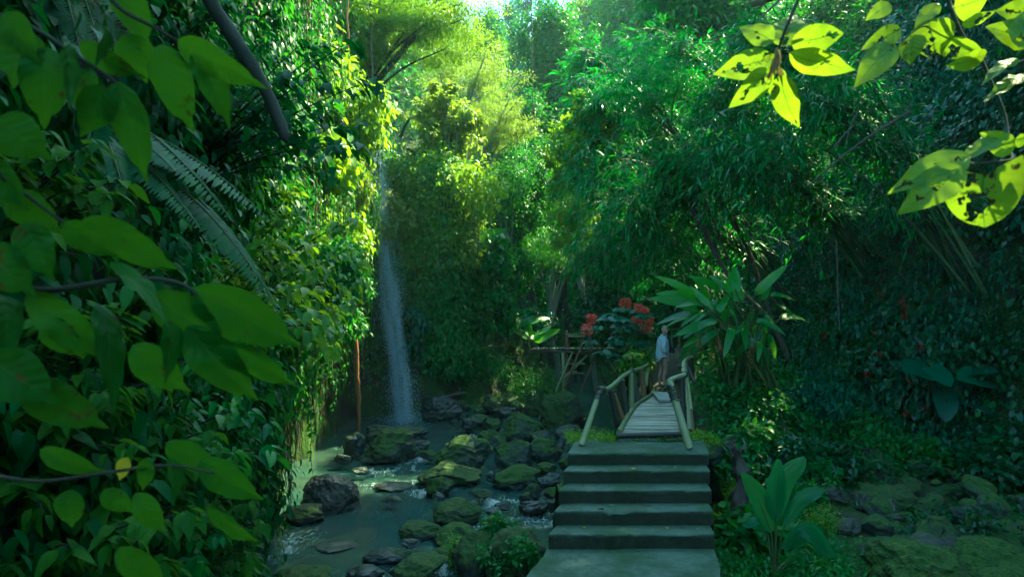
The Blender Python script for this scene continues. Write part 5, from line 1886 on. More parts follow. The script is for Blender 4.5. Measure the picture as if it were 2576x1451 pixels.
# ------------------------------------------------------------------ flowering shrub left of the bridge
fb = np.array([2.75, 15.2, float(H(2.75, 15.2))])
fs = thing('pagoda_flower', 'tall shrub with dark blue-green leaves and coral red flower heads left of the bridge', 'flowering shrub', fb)
g = np.random.default_rng(91)
FL = [(1489, 802, 14), (1477, 829, 16), (1573, 764, 15), (1607, 775, 12), (1622, 781, 9), (1624, 821, 19), (1598, 804, 9), (1637, 803, 7)]
for k, (u, v, r) in enumerate(FL):
    Yf = 14.3 + g.uniform(-.3, .5)
    c = P(u, v, Yf)
    R = px(r * .95, Yf)
    tip = c - UP * R
    mb = MB()
    base = fb + g.normal(size=3) * np.array([.12, .12, 0]) - UP * .1
    mb.tube(catmull([base, base * .5 + tip * .5 + np.array([-.1, 0, .12]), tip, c], 7), np.linspace(.014, .006, 22), 5, .5)
    mb.build('stem', M['stem'], fs)
    mb = MB()
    nf = 420
    t = g.random(nf)
    tier = np.floor(t * 7) / 7
    a = g.uniform(0, 6.28, nf)
    rr = R * np.sqrt(np.clip(1 - (tier * 1.9 - .85) ** 2, .05, 1)) * np.sqrt(g.random(nf)) ** .5
    q = np.stack([c[0] + np.cos(a) * rr, c[1] + np.sin(a) * rr, c[2] - R * .85 + tier * R * 1.9 + g.normal(size=nf) * R * .06], -1)
    d = nrm(np.stack([np.cos(a), np.sin(a), g.uniform(-.2, .9, nf)], -1))
    mb.leaves(OV2, q, d, nrm(UP + rdir(nf) * .5), .034 * (r / 14) ** .4, g.random(nf), width=1.1)
    mb.build('flower_head', M['flower_coral'], fs)
mb = MB()
for k in range(46):
    u, v = g.uniform(1530, 1628), g.uniform(775, 905)
    if g.random() < .2:
        u, v = g.uniform(1480, 1540), g.uniform(800, 900)
    Yl = 14.6 + g.uniform(-.7, .9)
    c = P(u, v, Yl)
    m_ = 6
    a = np.linspace(0, 6.28, m_, endpoint=False) + g.random()
    d = nrm(np.stack([np.cos(a), np.sin(a) * 1.0, np.full(m_, -.12)], -1))
    mb.leaves(HE4, c + d * .04, d, nrm(np.array([0, -.35, 1]) + rdir(m_) * .25), g.uniform(.16, .24, m_), None, width=1.05)
    mb.tube(catmull([fb + g.normal(size=3) * .1, fb * .5 + c * .5 + np.array([0, 0, .08]), c], 5), np.linspace(.01, .004, 11), 4, .5, mi=1)
mb.build('leaves', [M['leaf_blue'], M['stem']], fs)
# yellowing shrub in front of it
yb = np.array([2.55, 14.2, float(H(2.55, 14.2))])
ys_t = shrub('croton_bush', 'bush with yellow-green leaves between the coral flowers and the left handrail', P(1600, 905, 14.0) - UP * .3, .38, 16, 40, .11, LA4, 'leaf_bright', group=None, width=2.2)
ys2 = thing('yellow_leaf_plant', 'young plant with a bright yellow leaf rosette by the left handrail', 'plant', P(1592, 960, 12.6))
mb = MB()
for k in range(9):
    a = 6.28 * k / 9
    d = np.array([math.cos(a), math.sin(a), .15])
    mb.leaves(OV5, P(1592, 893, 12.6)[None] + rng.normal(size=(1, 3)) * .03, d[None], (UP - np.array([0, .5, 0]))[None], .19, None, mi=0 if k % 3 else 1)
mb.build('leaves', [M['leaf_bright'], M['leaf_yellow']], ys2)
MB().tube(catmull([P(1591, 990, 12.6), P(1590, 940, 12.6), P(1592, 893, 12.6)], 5), .01, 5, .5).build('stem', M['stem'], ys2)

# ------------------------------------------------------------------ elephant ears, ferns, seedlings on the right bank
eb = ground_hit(2350, 1130)
ee = thing('elephant_ear', 'elephant ear plant with huge dark wavy leaves at the foot of the right slope', 'elephant ear', eb)
for (u0, v0, u1, v1, wd) in [(2352, 945, 2300, 915, 1.1), (2425, 945, 2480, 925, 1.0), (2375, 985, 2385, 1040, 1.0), (2450, 1010, 2555, 1048, .9), (2340, 925, 2375, 945, 1.1), (2500, 960, 2440, 935, 1.0)]:
    Yb = eb[1] - .4
    a, e = P(u0, v0, Yb), P(u1, v1, Yb - .35)
    d = e - a
    L = max(np.linalg.norm(d) * 1.15, .55)
    mb = MB().leaves(HE9, a[None], nrm(d)[None], nrm(np.array([0, -.75, 1.0]))[None], L, None, width=wd * 1.15)
    mb.tube(catmull([eb - UP * .1, eb * .5 + a * .5 + rng.normal(size=3) * .06, a + UP * .02, a + d * .1], 7), np.linspace(.024, .01, 22), 6, .5, mi=1)
    mb.build('leaf', [M['leaf_blue'], M['stem']], ee)

FE = [('bright fern clump above the mossy mound', 2270, 1195, 12, .95, 'leaf_fern', 1.0, True), ('fern clump left of the brightest fern on the right bank', 2170, 1180, 10, .75, 'leaf_fern', .8, True),
      ('fern with yellow-green fronds below the heliconia', 1915, 1000, 10, .75, 'leaf_mid', .5, True), ('hanging dark fern beneath the yellow-green fern', 1960, 1050, 9, .65, 'leaf_fern', .3, True),
      ('small fern at the right side of the top stair', 1800, 1190, 8, .4, 'leaf_fern', .6, False), ('fern growing between the stones of the dry bed', 2420, 1245, 9, .55, 'leaf_fern', .7, True), ('small bright fern at the top of the dry bed', 2190, 1225, 8, .45, 'leaf_mid', .7, False),
      ('fern in the shade at the right edge', 2480, 1180, 10, .7, 'leaf_fern', .7, True),
      ('light fern at the foot of the left handrail', 1530, 1050, 9, .5, 'leaf_bright', .8, False), ('fern beside the concrete slab at the far bridge end', 1560, 985, 9, .55, 'leaf_fern', .7, False),
      ('fern by the path bend behind the person', 1715, 860, 9, .7, 'leaf_fern', .7, False), ('small fern on the cliff side of the gravel bank', 1100, 960, 8, .6, 'leaf_fern', .8, False)]
for L, u, v, n, ln, mat, tl, bi in FE:
    b = ground_hit(u, v)
    fern(L, b + UP * .05, n, ln, 'ferns', mat, tl, pairs=16 if bi else 18, plen=.3 if bi else .2, bi=bi)

# red-flowered creeper
rb = ground_hit(2260, 1040)
rc = thing('flowering_creeper', 'heart-leaved creeper with scattered small red flowers on the right slope', 'creeper', rb)
mb = MB()
cl = []
for k in range(75):
    u, v = g.uniform(2120, 2340), g.uniform(780, 1060)
    cl.append(ground_hit(u, v) + np.array([-.1, -.35, .1]))
cl = np.array(cl)
clump_leaves(mb, cl, np.full(len(cl), .3), 16, .17, HE4, np.tile(nrm(np.array([-.3, -1, .5])), (len(cl), 1)), .6, .5)
mb.build('leaves', M['leaf_dark'], rc)
for x, y in [(810, 125), (910, 150), (918, 185), (920, 225), (770, 380), (990, 365), (800, 400), (750, 490), (940, 515), (1030, 540), (1010, 640), (920, 665), (560, 240), (562, 310), (800, 300), (730, 270)]:
    c = ground_hit(1761 + .5231 * x, 691.8 + .5231 * y) + np.array([-.15, -.75, .12])
    m_ = 26
    d = rdir(m_)
    MB().leaves(LA2, c + d * .015, d, nrm(UP + rdir(m_)), .075, None, width=2.2).build('flower', M['flower_red'], rc)

# young palm in front of the right bank
pb = P(1948, 1440, 6.9)
yp = thing('palm_seedling', 'young palm with broad pleated blue-green leaves right of the stairs', 'palm', pb)


def pleated(a, e, bend, wd, seedv, mat='leaf_palm', twist=0.0):
    """an undivided palm leaf: pleats run from the rib to the edge"""
    c = catmull([a, a * .55 + e * .45 + bend, e], 14)
    n = len(c)
    tg = nrm(np.gradient(c, axis=0))
    side = nrm(np.cross(tg, nrm(np.array([twist, -1, .35]))))
    nn = np.cross(side, tg)
    t = np.linspace(0, 1, n)
    w = wd * np.sin(np.pi * np.clip(t * .93 + .04, 0, 1) ** .75) ** .8
    cols = 23
    s = np.linspace(-1, 1, cols)
    G = c[:, None, :] + side[:, None, :] * (w[:, None] * s)[..., None] + tg[:, None, :] * (np.abs(s)[None, :] * w[:, None] * .9)[..., None]
    pleat = .13 * wd * np.abs(((s * 7) % 1) * 2 - 1)[None, :] + .35 * wd * (s ** 2)[None, :] * .6
    G = G + nn[:, None, :] * (pleat * np.sin(np.pi * np.clip(t, .02, .98)) [:, None])[..., None]
    return MB().grid(G, rnd=seedv)


def Z8(x, y, Y):
    return P(1823.9 + .2632 * x, 1069.2 + .2632 * y, Y)


PLV = [(485, 930, 510, 325, (-.02, .0, .0), .10, .7, 0), (500, 900, 760, 310, (-.06, 0, .1), .115, .8, .2), (440, 1030, 165, 455, (.03, .02, .05), .10, .9, -.3), (560, 980, 945, 610, (-.02, 0, .10), .085, .3, .3),
       (530, 1180, 1045, 1245, (0, -.05, .22), .085, .35, .2), (540, 1180, 985, 1265, (0, -.1, .2), .08, .5, .1), (590, 1340, 690, 1250, (.0, -.05, .08), .06, .95, .2), (680, 1200, 740, 1350, (0, -.03, .06), .045, .95, .4),
       (390, 1020, 170, 950, (0, -.05, .08), .06, .2, .1)]
for i, (x0, y0, x1, y1, bend, wd, rn, tw) in enumerate(PLV):
    Yb = 6.9 + rng.uniform(-.12, .12)
    a, e = Z8(x0, y0, Yb), Z8(x1, y1, Yb - .05)
    mb = pleated(a, e, np.array(bend), wd, rn, twist=tw)
    mb.tube(catmull([pb + rng.normal(size=3) * .012, pb * .5 + a * .5, a, a * .5 + e * .5 + np.array(bend) * .8], 8), np.linspace(.013, .004, 25), 6, .6, mi=1)
    mb.build('leaf', [M['leaf_palm'], M['stem']], yp)

# leafy weeds between the stairs and the mossy boulders
WD = [(1850, 1300, 'weedy plant with long light leaves beside the second stair', LA4, 'leaf_bright', .3, .16, 1.6), (1880, 1420, 'broad-leaved plant at the foot of the young palm', OV5, 'leaf_mid', .34, .15, 1.2),
      (1840, 1230, 'small leafy plant against the right side of the stairs', OV3, 'leaf_mid', .28, .09, 1.0), (2030, 1290, 'low glossy plant on the mossy slope right of the young palm', OV3, 'leaf_mid', .3, .08, 1.0),
      (2080, 1360, 'fine-leaved low plant at the edge of the mossy boulder', OV2, 'leaf_bright', .26, .05, 1.0), (1830, 1400, 'grassy tuft beside the landing slab', LA4, 'leaf_bright', .3, .2, 1.0),
      (2000, 1420, 'weed with narrow leaves right of the palm foot', LA4, 'leaf_mid', .26, .14, 1.3), (1800, 1270, 'creeping plant on the stair flank', OV2, 'leaf_bright', .22, .05, 1.0),
      (2060, 1240, 'seedlings on the moss below the dead stump', OV3, 'leaf_mid', .3, .07, 1.0), (2330, 1190, 'leafy weed beside the dry bed', OV5, 'leaf_mid', .35, .14, 1.0),
      (1160, 1400, 'ferny plant growing on the tall mossy boulder', LA4, 'leaf_bright', .22, .09, 1.2), (1255, 1340, 'small leafy plant between the mossy boulders near the landing', OV3, 'leaf_mid', .2, .07, 1.0),
      (1240, 1420, 'leafy sprig in front of the large bright mossy boulder', OV3, 'leaf_mid', .2, .06, 1.0), (1310, 1410, 'trailing weed on the dark side of the mossy boulder', OV3, 'leaf_mid', .2, .07, 1.0)]
for u, v, L, tpl, mat, r, leaf, wd in WD:
    h = ground_hit(u, v, 5.0)
    b = h if u > 1500 else P(u, v + 20, {1160: 8.5, 1255: 8.4, 1240: 7.9, 1310: 7.6}[u])
    shrub('weed', L, b, r, 14, 42, leaf, tpl, mat, 'weed', 'weeds near the stairs', .25, wd, 6, squash=1.0, spread=.8)
mb = MB()
n = 500
X = rng.uniform(2.15, 3.7, n); Y = rng.uniform(6.0, 9.8, n)
q = np.stack([X, Y, H(X, Y) + .02], -1)
clump_leaves(mb, q, rng.uniform(.08, .22, n), 34, .06, OV3, np.tile(UP, (n, 1)), .0, .7)
tag(mb.build('ground_cover', M['leaf_mid']), 'leafy ground cover on the slope right of the stairs', 'ground cover', kind='stuff')

# fallen leaves
for k in range(34):
    u, v = (g.uniform(2150, 2560), g.uniform(1220, 1400)) if k < 18 else (g.uniform(1400, 1790), 0)
    if k < 18:
        q = ground_hit(u, v, 5.0) + UP * .03
        L = 'small withered yellow leaf lying among the stones of the dry bed'
    else:
        s_ = k % 6
        yy, zz = (6.2, 0.006) if s_ == 5 else (ST[s_][0] + (.17 if s_ < 4 else .35), ST[s_][1] + .148)
        q = np.array([g.uniform(.6, 1.9), yy + g.uniform(-.09, .1), zz])
        L = 'small withered leaf lying on the concrete stairs'
    o = MB().leaves(OV3, q[None], nrm(np.array([g.normal(), g.normal(), .12]))[None], (UP + rdir(1)[0] * .25)[None], g.uniform(.05, .1), None, width=g.uniform(.8, 1.2), curl=.3).build('fallen_leaf', M['leaf_dry' if k % 3 else 'leaf_yellow'])
    tag(o, L, 'leaf', 'fallen leaves')

# dead stump
sb = P(1858, 1245, 8.6)
mb = MB()
c = catmull([sb - UP * .2, sb + np.array([.02, 0, .15]), P(1862, 1180, 8.6), P(1850, 1140, 8.6), P(1846, 1118, 8.55)], 10)
mb.tube(c, np.interp(np.linspace(0, 1, len(c)), [0, .3, .7, .9, 1], [.10, .075, .07, .045, .015]), 14, .5, wob=.9, seed=5)
for k in range(7):
    a = c[int(len(c) * .75)] + rng.normal(size=3) * .04
    mb.tube(catmull([a, a + np.array([rng.normal() * .05, 0, .08]), a + np.array([rng.normal() * .07, 0, rng.uniform(.12, .22)])], 4), np.linspace(.03, .004, 9), 6, rng.random(), wob=.4, seed=k)
tag(mb.build('stump', M['bark']), 'rotten splintered dead stump behind the young palm', 'stump')

# logs, driftwood and dead canes
for L, a, b, r in [('short pale log lying on the gravel bank below the waterfall', (1116, 1002, 21.0), (1172, 988, 21.3), .07), ('dead grey log lying against the right slope behind the ferns', (2002, 1050, 11.8), (2060, 1140, 11.2), .07),
                   ('dark fallen branch across the slope above the dead stump', (1960, 1150, 11.0), (2070, 1092, 11.4), .035)]:
    p0, p1 = P(*a), P(*b)
    tag(MB().tube(catmull([p0, (p0 + p1) / 2 + UP * .03, p1], 8), np.linspace(r, r * .7, 17), 9, .6, wob=.3, seed=int(a[0])).build('log', M['bark' if r > .05 else 'bark_dark']), L, 'log')
mb = MB()
for k in range(46):
    p0 = ground_hit(rng.uniform(2430, 2576), rng.uniform(1130, 1190)) + UP * .05 + np.array([-.1, -.25, 0])
    d = nrm(np.array([rng.normal() * .8 + .5, -.3, -.35 + rng.normal() * .15])) * rng.uniform(.3, 1.0)
    mb.tube([p0, p0 + d * .5 + UP * .03, p0 + d], np.array([.012, .01, .006]) * rng.uniform(.6, 1.6), 5, rng.random())
tag(mb.build('dead_canes', M['bark']), 'heap of broken dead canes at the foot of the right slope', 'canes', kind='stuff')

# lianas
def liana(label, pts, r, mat, seed=0):
    c = catmull([P(*q) for q in pts], 16)
    c[:, :2] += .018 * fbm(np.stack([c[:, 2], c[:, 2] * 0, c[:, 2] * 0], -1), 2.2, 3, seed)[:, None]
    o = MB().tube(c, np.broadcast_to(r, (len(c),)) if np.isscalar(r) else np.interp(np.linspace(0, 1, len(c)), np.linspace(0, 1, len(r)), r), 8, .5, wob=.25, seed=seed).build('liana', M[mat])
    return tag(o, label, 'liana', 'lianas')


liana('dark straight liana hanging in front of the top of the waterfall', [(931, -140, 18.8), (934, 60, 18.8), (936, 220, 18.8), (940, 320, 18.8), (943, 396, 18.8)], [.035, .03, .03, .025, .012], 'vine', 1)
liana('long liana hanging left of the waterfall, its lower end red-brown', [(876, -140, 16.6), (877, 160, 16.6), (882, 400, 16.6), (886, 640, 16.6), (892, 770, 16.6), (896, 900, 16.6), (903, 1020, 16.6), (905, 1120, 16.6)], [.022, .022, .024, .028, .045, .062, .05, .022], 'root', 2)
liana('thin brown liana in the leaves high on the left cliff', [(776, -140, 11), (778, 60, 11), (780, 180, 11), (778, 290, 11)], [.02, .02, .018, .012], 'root', 3)
liana('very thin hanging vine below the vine-wrapped tree', [(1335, -40, 30), (1338, 120, 30), (1340, 330, 30)], .02, 'vine', 4)
liana('thin pale root hanging on the dark right slope', [(2103, 600, 12), (2106, 700, 12), (2110, 780, 12), (2112, 830, 12)], .012, 'bark', 5)
for k, (a, b, m_) in enumerate([((2030, 470, 11.4), (2290, 280, 11.2), .03), ((2125, 370, 11.3), (2160, 280, 11.3), .02), ((2180, 300, 11.2), (2100, 370, 11.2), .02), ((2080, 390, 11.3), (2160, 440, 11.3), .012)]):
    p0, p1 = P(*a), P(*b)
    tag(MB().tube(catmull([p0, (p0 + p1) / 2 + UP * .08, p1], 8), np.linspace(m_ * .5, m_, 17), 6, .6, wob=.2, seed=k).build('bare_branch', M['bark']),
        ['long bare branch slanting across the dark right slope', 'short bare branch at the upper end of the slanting one', 'twin bare branch beside the long slanting one', 'thin bare twig crossing below the slanting branch'][k], 'branch', 'bare branches on the right slope')

# ------------------------------------------------------------------ trees added mostly out of view, crowns placed to shade the gorge
SHADE_CROWNS = [(3.7, 6.5, 12.0, 1.15), (2.8, 4.7, 8.6, .8), (9, 18.6, 18.2, 2.4), (6.6, 12.2, 17.5, 2.6), (10.5, 12.5, 16, 2.6), (9.5, 16.5, 18, 2.8), (5.0, 9.8, 12.0, 2.0),
       (9.2, 1.0, 15, 3.2), (12.5, 18, 19, 3.2), (6.8, 26, 13.6, 2.2), (10.2, 9.5, 8.2, 2.3), (11.3, 12, 11, 2.6),
       (9, 27.5, 17, 3.0), (13, 16, 15.5, 3), (11.5, 8.5, 14, 2.8)]
for x, y, z, r in SHADE_CROWNS:
    fx_ = max(x + 2.6, .78 * y + 2.2)
    fy_ = y + .3 if r > 1.45 else -1.5
    fx_ = fx_ if r > 1.45 else 6.8 - r
    ft_ = np.array([fx_, fy_, float(H(fx_, fy_))])
    tree('shade_tree', 'tree added mostly out of view, its crown placed to shade the gorge', ft_, (x, y, z), (r, r, r * .62), 60, 130, .26, OV2, 'leaf_mid', .24, 'bark', group='trees added to cast shade', limbs=14)
# ------------------------------------------------------------------ big leaves close to the lens
def near_leaf(parent, u0, v0, u1, v1, Y0, Y1, wpx, mat='leaf_near', tpl=DR9, roll=0.0, rnd=None, curl=.1, name='leaf'):
    """one leaf from its stalk end to its tip"""
    a, e = P(u0, v0, Y0), P(u1, v1, Y1)
    d = e - a
    L = np.linalg.norm(d)
    view = nrm(-(a + e) / 2 + np.array([0, 0, CAMZ]))
    side = nrm(np.cross(d, view))
    up = nrm(view * math.cos(roll) + side * math.sin(roll))
    wid = (wpx / F * (Y0 + Y1) / 2) / (L * .5)
    wid *= rng.uniform(.9, 1.1) * (1.22 if mat == 'leaf_sun' else 1.0)
    mb = MB().leaves(tpl, a[None], nrm(d)[None], up[None], L, None if rnd is None else np.array([rnd]), width=wid, curl=curl)
    V = mb.V[0]
    V += (fbm(V + rng.random(3) * 9, 1.6 / L, 2, 5)[:, None] * up + .5 * fbm(V + rng.random(3) * 9, 1.8 / L, 2, 6)[:, None] * side) * L * .055
    s_ = nrm(V[6] - V[0] + 1e-6)
    V += up * (fbm(V, 9 / L, 2, 7) * L * .012)[:, None]
    return mb.build(name, M[mat], parent)


def twig(parent, pts, r, mat='bark_dark', name='twig'):
    c = catmull([P(*q) for q in pts], 8)
    return MB().tube(c, np.linspace(r, r * .5, len(c)), 7, .5, wob=.15).build(name, M[mat], parent)


GN = 'leafy branches close to the viewer'
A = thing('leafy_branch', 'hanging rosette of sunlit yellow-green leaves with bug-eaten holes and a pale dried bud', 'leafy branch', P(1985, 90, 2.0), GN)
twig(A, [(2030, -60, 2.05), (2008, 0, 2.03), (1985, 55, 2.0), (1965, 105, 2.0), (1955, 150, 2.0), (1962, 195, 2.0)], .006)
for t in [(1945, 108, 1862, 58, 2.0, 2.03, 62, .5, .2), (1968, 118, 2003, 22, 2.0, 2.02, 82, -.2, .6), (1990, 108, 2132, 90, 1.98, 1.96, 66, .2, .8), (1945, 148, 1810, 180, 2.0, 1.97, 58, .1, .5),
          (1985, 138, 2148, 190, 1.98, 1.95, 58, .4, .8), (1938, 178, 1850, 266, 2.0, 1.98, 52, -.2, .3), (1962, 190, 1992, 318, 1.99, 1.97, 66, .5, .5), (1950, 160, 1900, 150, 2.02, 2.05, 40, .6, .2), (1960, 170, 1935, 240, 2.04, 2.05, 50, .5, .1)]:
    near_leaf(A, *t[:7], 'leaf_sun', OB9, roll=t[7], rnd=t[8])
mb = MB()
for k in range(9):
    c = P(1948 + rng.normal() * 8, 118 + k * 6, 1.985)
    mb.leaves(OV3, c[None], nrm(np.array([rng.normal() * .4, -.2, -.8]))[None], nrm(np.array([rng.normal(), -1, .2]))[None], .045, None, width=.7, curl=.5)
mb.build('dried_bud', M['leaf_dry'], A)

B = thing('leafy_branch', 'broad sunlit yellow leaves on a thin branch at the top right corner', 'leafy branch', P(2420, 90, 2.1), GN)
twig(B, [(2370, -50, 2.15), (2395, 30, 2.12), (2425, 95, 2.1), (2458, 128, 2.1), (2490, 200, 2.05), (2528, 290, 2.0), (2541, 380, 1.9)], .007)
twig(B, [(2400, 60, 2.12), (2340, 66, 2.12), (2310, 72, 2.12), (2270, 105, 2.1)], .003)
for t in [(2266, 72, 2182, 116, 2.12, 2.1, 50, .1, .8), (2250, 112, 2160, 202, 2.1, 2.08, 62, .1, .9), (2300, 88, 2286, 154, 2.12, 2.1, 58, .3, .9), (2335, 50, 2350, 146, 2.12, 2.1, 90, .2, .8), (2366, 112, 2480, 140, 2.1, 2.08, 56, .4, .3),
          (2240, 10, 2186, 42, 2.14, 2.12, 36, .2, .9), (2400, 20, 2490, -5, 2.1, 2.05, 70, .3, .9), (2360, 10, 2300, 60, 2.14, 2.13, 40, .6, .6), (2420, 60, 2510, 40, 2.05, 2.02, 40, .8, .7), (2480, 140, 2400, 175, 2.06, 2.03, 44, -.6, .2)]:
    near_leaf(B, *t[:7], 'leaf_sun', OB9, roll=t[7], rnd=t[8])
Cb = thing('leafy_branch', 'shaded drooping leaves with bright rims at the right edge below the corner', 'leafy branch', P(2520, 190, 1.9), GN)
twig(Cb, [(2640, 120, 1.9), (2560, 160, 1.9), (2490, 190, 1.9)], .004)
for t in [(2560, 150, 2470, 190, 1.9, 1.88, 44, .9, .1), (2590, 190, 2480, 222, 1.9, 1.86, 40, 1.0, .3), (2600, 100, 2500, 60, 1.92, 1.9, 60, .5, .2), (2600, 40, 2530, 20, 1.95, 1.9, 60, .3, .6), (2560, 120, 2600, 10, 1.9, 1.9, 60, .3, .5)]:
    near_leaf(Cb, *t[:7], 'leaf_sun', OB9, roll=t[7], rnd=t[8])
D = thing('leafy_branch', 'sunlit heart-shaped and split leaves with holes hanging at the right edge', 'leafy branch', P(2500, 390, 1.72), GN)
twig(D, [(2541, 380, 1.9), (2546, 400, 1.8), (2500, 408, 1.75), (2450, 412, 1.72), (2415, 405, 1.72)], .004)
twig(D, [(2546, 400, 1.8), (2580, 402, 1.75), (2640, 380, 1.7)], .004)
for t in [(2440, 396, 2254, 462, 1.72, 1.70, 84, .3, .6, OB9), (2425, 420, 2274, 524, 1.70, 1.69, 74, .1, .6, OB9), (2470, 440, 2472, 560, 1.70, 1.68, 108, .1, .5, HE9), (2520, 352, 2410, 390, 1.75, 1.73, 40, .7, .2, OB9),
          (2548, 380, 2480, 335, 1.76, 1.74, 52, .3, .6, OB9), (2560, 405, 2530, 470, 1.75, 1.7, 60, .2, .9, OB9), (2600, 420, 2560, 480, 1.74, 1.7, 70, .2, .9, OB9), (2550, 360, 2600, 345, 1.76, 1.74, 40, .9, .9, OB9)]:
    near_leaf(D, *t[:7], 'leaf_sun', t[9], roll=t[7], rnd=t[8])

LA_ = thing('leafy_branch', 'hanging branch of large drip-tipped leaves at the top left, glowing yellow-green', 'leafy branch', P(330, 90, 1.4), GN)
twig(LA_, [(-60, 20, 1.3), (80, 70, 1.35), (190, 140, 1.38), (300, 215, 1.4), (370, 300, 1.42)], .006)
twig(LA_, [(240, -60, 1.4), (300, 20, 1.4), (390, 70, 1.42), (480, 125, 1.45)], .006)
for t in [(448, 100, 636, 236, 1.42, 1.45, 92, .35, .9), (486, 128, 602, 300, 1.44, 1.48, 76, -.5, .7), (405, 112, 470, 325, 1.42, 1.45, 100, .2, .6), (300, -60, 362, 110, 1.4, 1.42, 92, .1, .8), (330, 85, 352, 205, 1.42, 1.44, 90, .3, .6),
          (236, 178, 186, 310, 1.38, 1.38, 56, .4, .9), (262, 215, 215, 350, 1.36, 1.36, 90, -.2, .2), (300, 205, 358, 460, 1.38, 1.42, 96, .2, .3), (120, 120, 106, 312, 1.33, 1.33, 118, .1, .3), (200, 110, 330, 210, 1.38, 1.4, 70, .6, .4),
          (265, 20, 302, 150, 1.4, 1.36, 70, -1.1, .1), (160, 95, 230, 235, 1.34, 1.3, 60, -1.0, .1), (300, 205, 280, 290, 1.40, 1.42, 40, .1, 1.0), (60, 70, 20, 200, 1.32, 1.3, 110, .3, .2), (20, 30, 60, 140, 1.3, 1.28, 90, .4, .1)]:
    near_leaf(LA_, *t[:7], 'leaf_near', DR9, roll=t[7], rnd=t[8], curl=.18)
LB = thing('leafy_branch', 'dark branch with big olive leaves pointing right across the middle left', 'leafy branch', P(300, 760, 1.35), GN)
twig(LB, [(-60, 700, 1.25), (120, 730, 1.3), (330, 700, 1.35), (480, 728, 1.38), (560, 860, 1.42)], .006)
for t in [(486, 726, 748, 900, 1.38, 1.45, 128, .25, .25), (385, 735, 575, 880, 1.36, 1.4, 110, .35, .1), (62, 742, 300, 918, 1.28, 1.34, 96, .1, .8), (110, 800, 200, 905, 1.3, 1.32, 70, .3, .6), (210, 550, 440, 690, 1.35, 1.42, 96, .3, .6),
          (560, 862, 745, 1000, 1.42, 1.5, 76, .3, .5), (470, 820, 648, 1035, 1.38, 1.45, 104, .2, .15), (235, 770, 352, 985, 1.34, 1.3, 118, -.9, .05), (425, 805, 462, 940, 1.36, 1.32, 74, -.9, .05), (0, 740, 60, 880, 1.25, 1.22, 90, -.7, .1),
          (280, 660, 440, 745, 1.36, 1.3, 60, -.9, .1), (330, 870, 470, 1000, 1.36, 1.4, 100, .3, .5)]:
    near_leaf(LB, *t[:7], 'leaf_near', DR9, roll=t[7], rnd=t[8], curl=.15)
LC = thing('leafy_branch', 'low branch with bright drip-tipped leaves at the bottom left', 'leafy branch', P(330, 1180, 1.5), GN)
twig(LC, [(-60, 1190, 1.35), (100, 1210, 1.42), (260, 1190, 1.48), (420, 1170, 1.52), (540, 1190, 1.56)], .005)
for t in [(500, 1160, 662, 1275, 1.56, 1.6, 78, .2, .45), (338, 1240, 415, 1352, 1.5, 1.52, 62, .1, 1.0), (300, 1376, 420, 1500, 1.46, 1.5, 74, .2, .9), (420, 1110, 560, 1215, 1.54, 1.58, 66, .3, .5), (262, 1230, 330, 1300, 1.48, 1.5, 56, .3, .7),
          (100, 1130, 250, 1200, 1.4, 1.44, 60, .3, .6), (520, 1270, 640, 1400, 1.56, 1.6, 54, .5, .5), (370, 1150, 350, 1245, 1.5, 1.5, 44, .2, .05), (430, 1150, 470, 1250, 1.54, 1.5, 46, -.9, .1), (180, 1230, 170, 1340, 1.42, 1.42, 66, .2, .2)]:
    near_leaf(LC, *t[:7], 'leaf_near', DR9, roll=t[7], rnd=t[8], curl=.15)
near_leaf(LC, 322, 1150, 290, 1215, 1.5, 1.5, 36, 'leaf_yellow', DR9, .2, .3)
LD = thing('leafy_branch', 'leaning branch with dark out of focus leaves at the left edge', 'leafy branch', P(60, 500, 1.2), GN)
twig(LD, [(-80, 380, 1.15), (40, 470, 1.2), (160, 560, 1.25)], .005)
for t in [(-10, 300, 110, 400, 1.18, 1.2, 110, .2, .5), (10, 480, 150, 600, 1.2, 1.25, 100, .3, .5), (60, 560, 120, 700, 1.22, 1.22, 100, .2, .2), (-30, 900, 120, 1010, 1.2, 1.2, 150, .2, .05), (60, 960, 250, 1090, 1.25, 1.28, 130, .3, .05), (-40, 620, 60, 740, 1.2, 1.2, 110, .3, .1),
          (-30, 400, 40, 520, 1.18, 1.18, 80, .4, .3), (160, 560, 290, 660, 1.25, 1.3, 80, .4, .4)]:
    near_leaf(LD, *t[:7], 'leaf_near', DR9, roll=t[7], rnd=t[8], curl=.15)

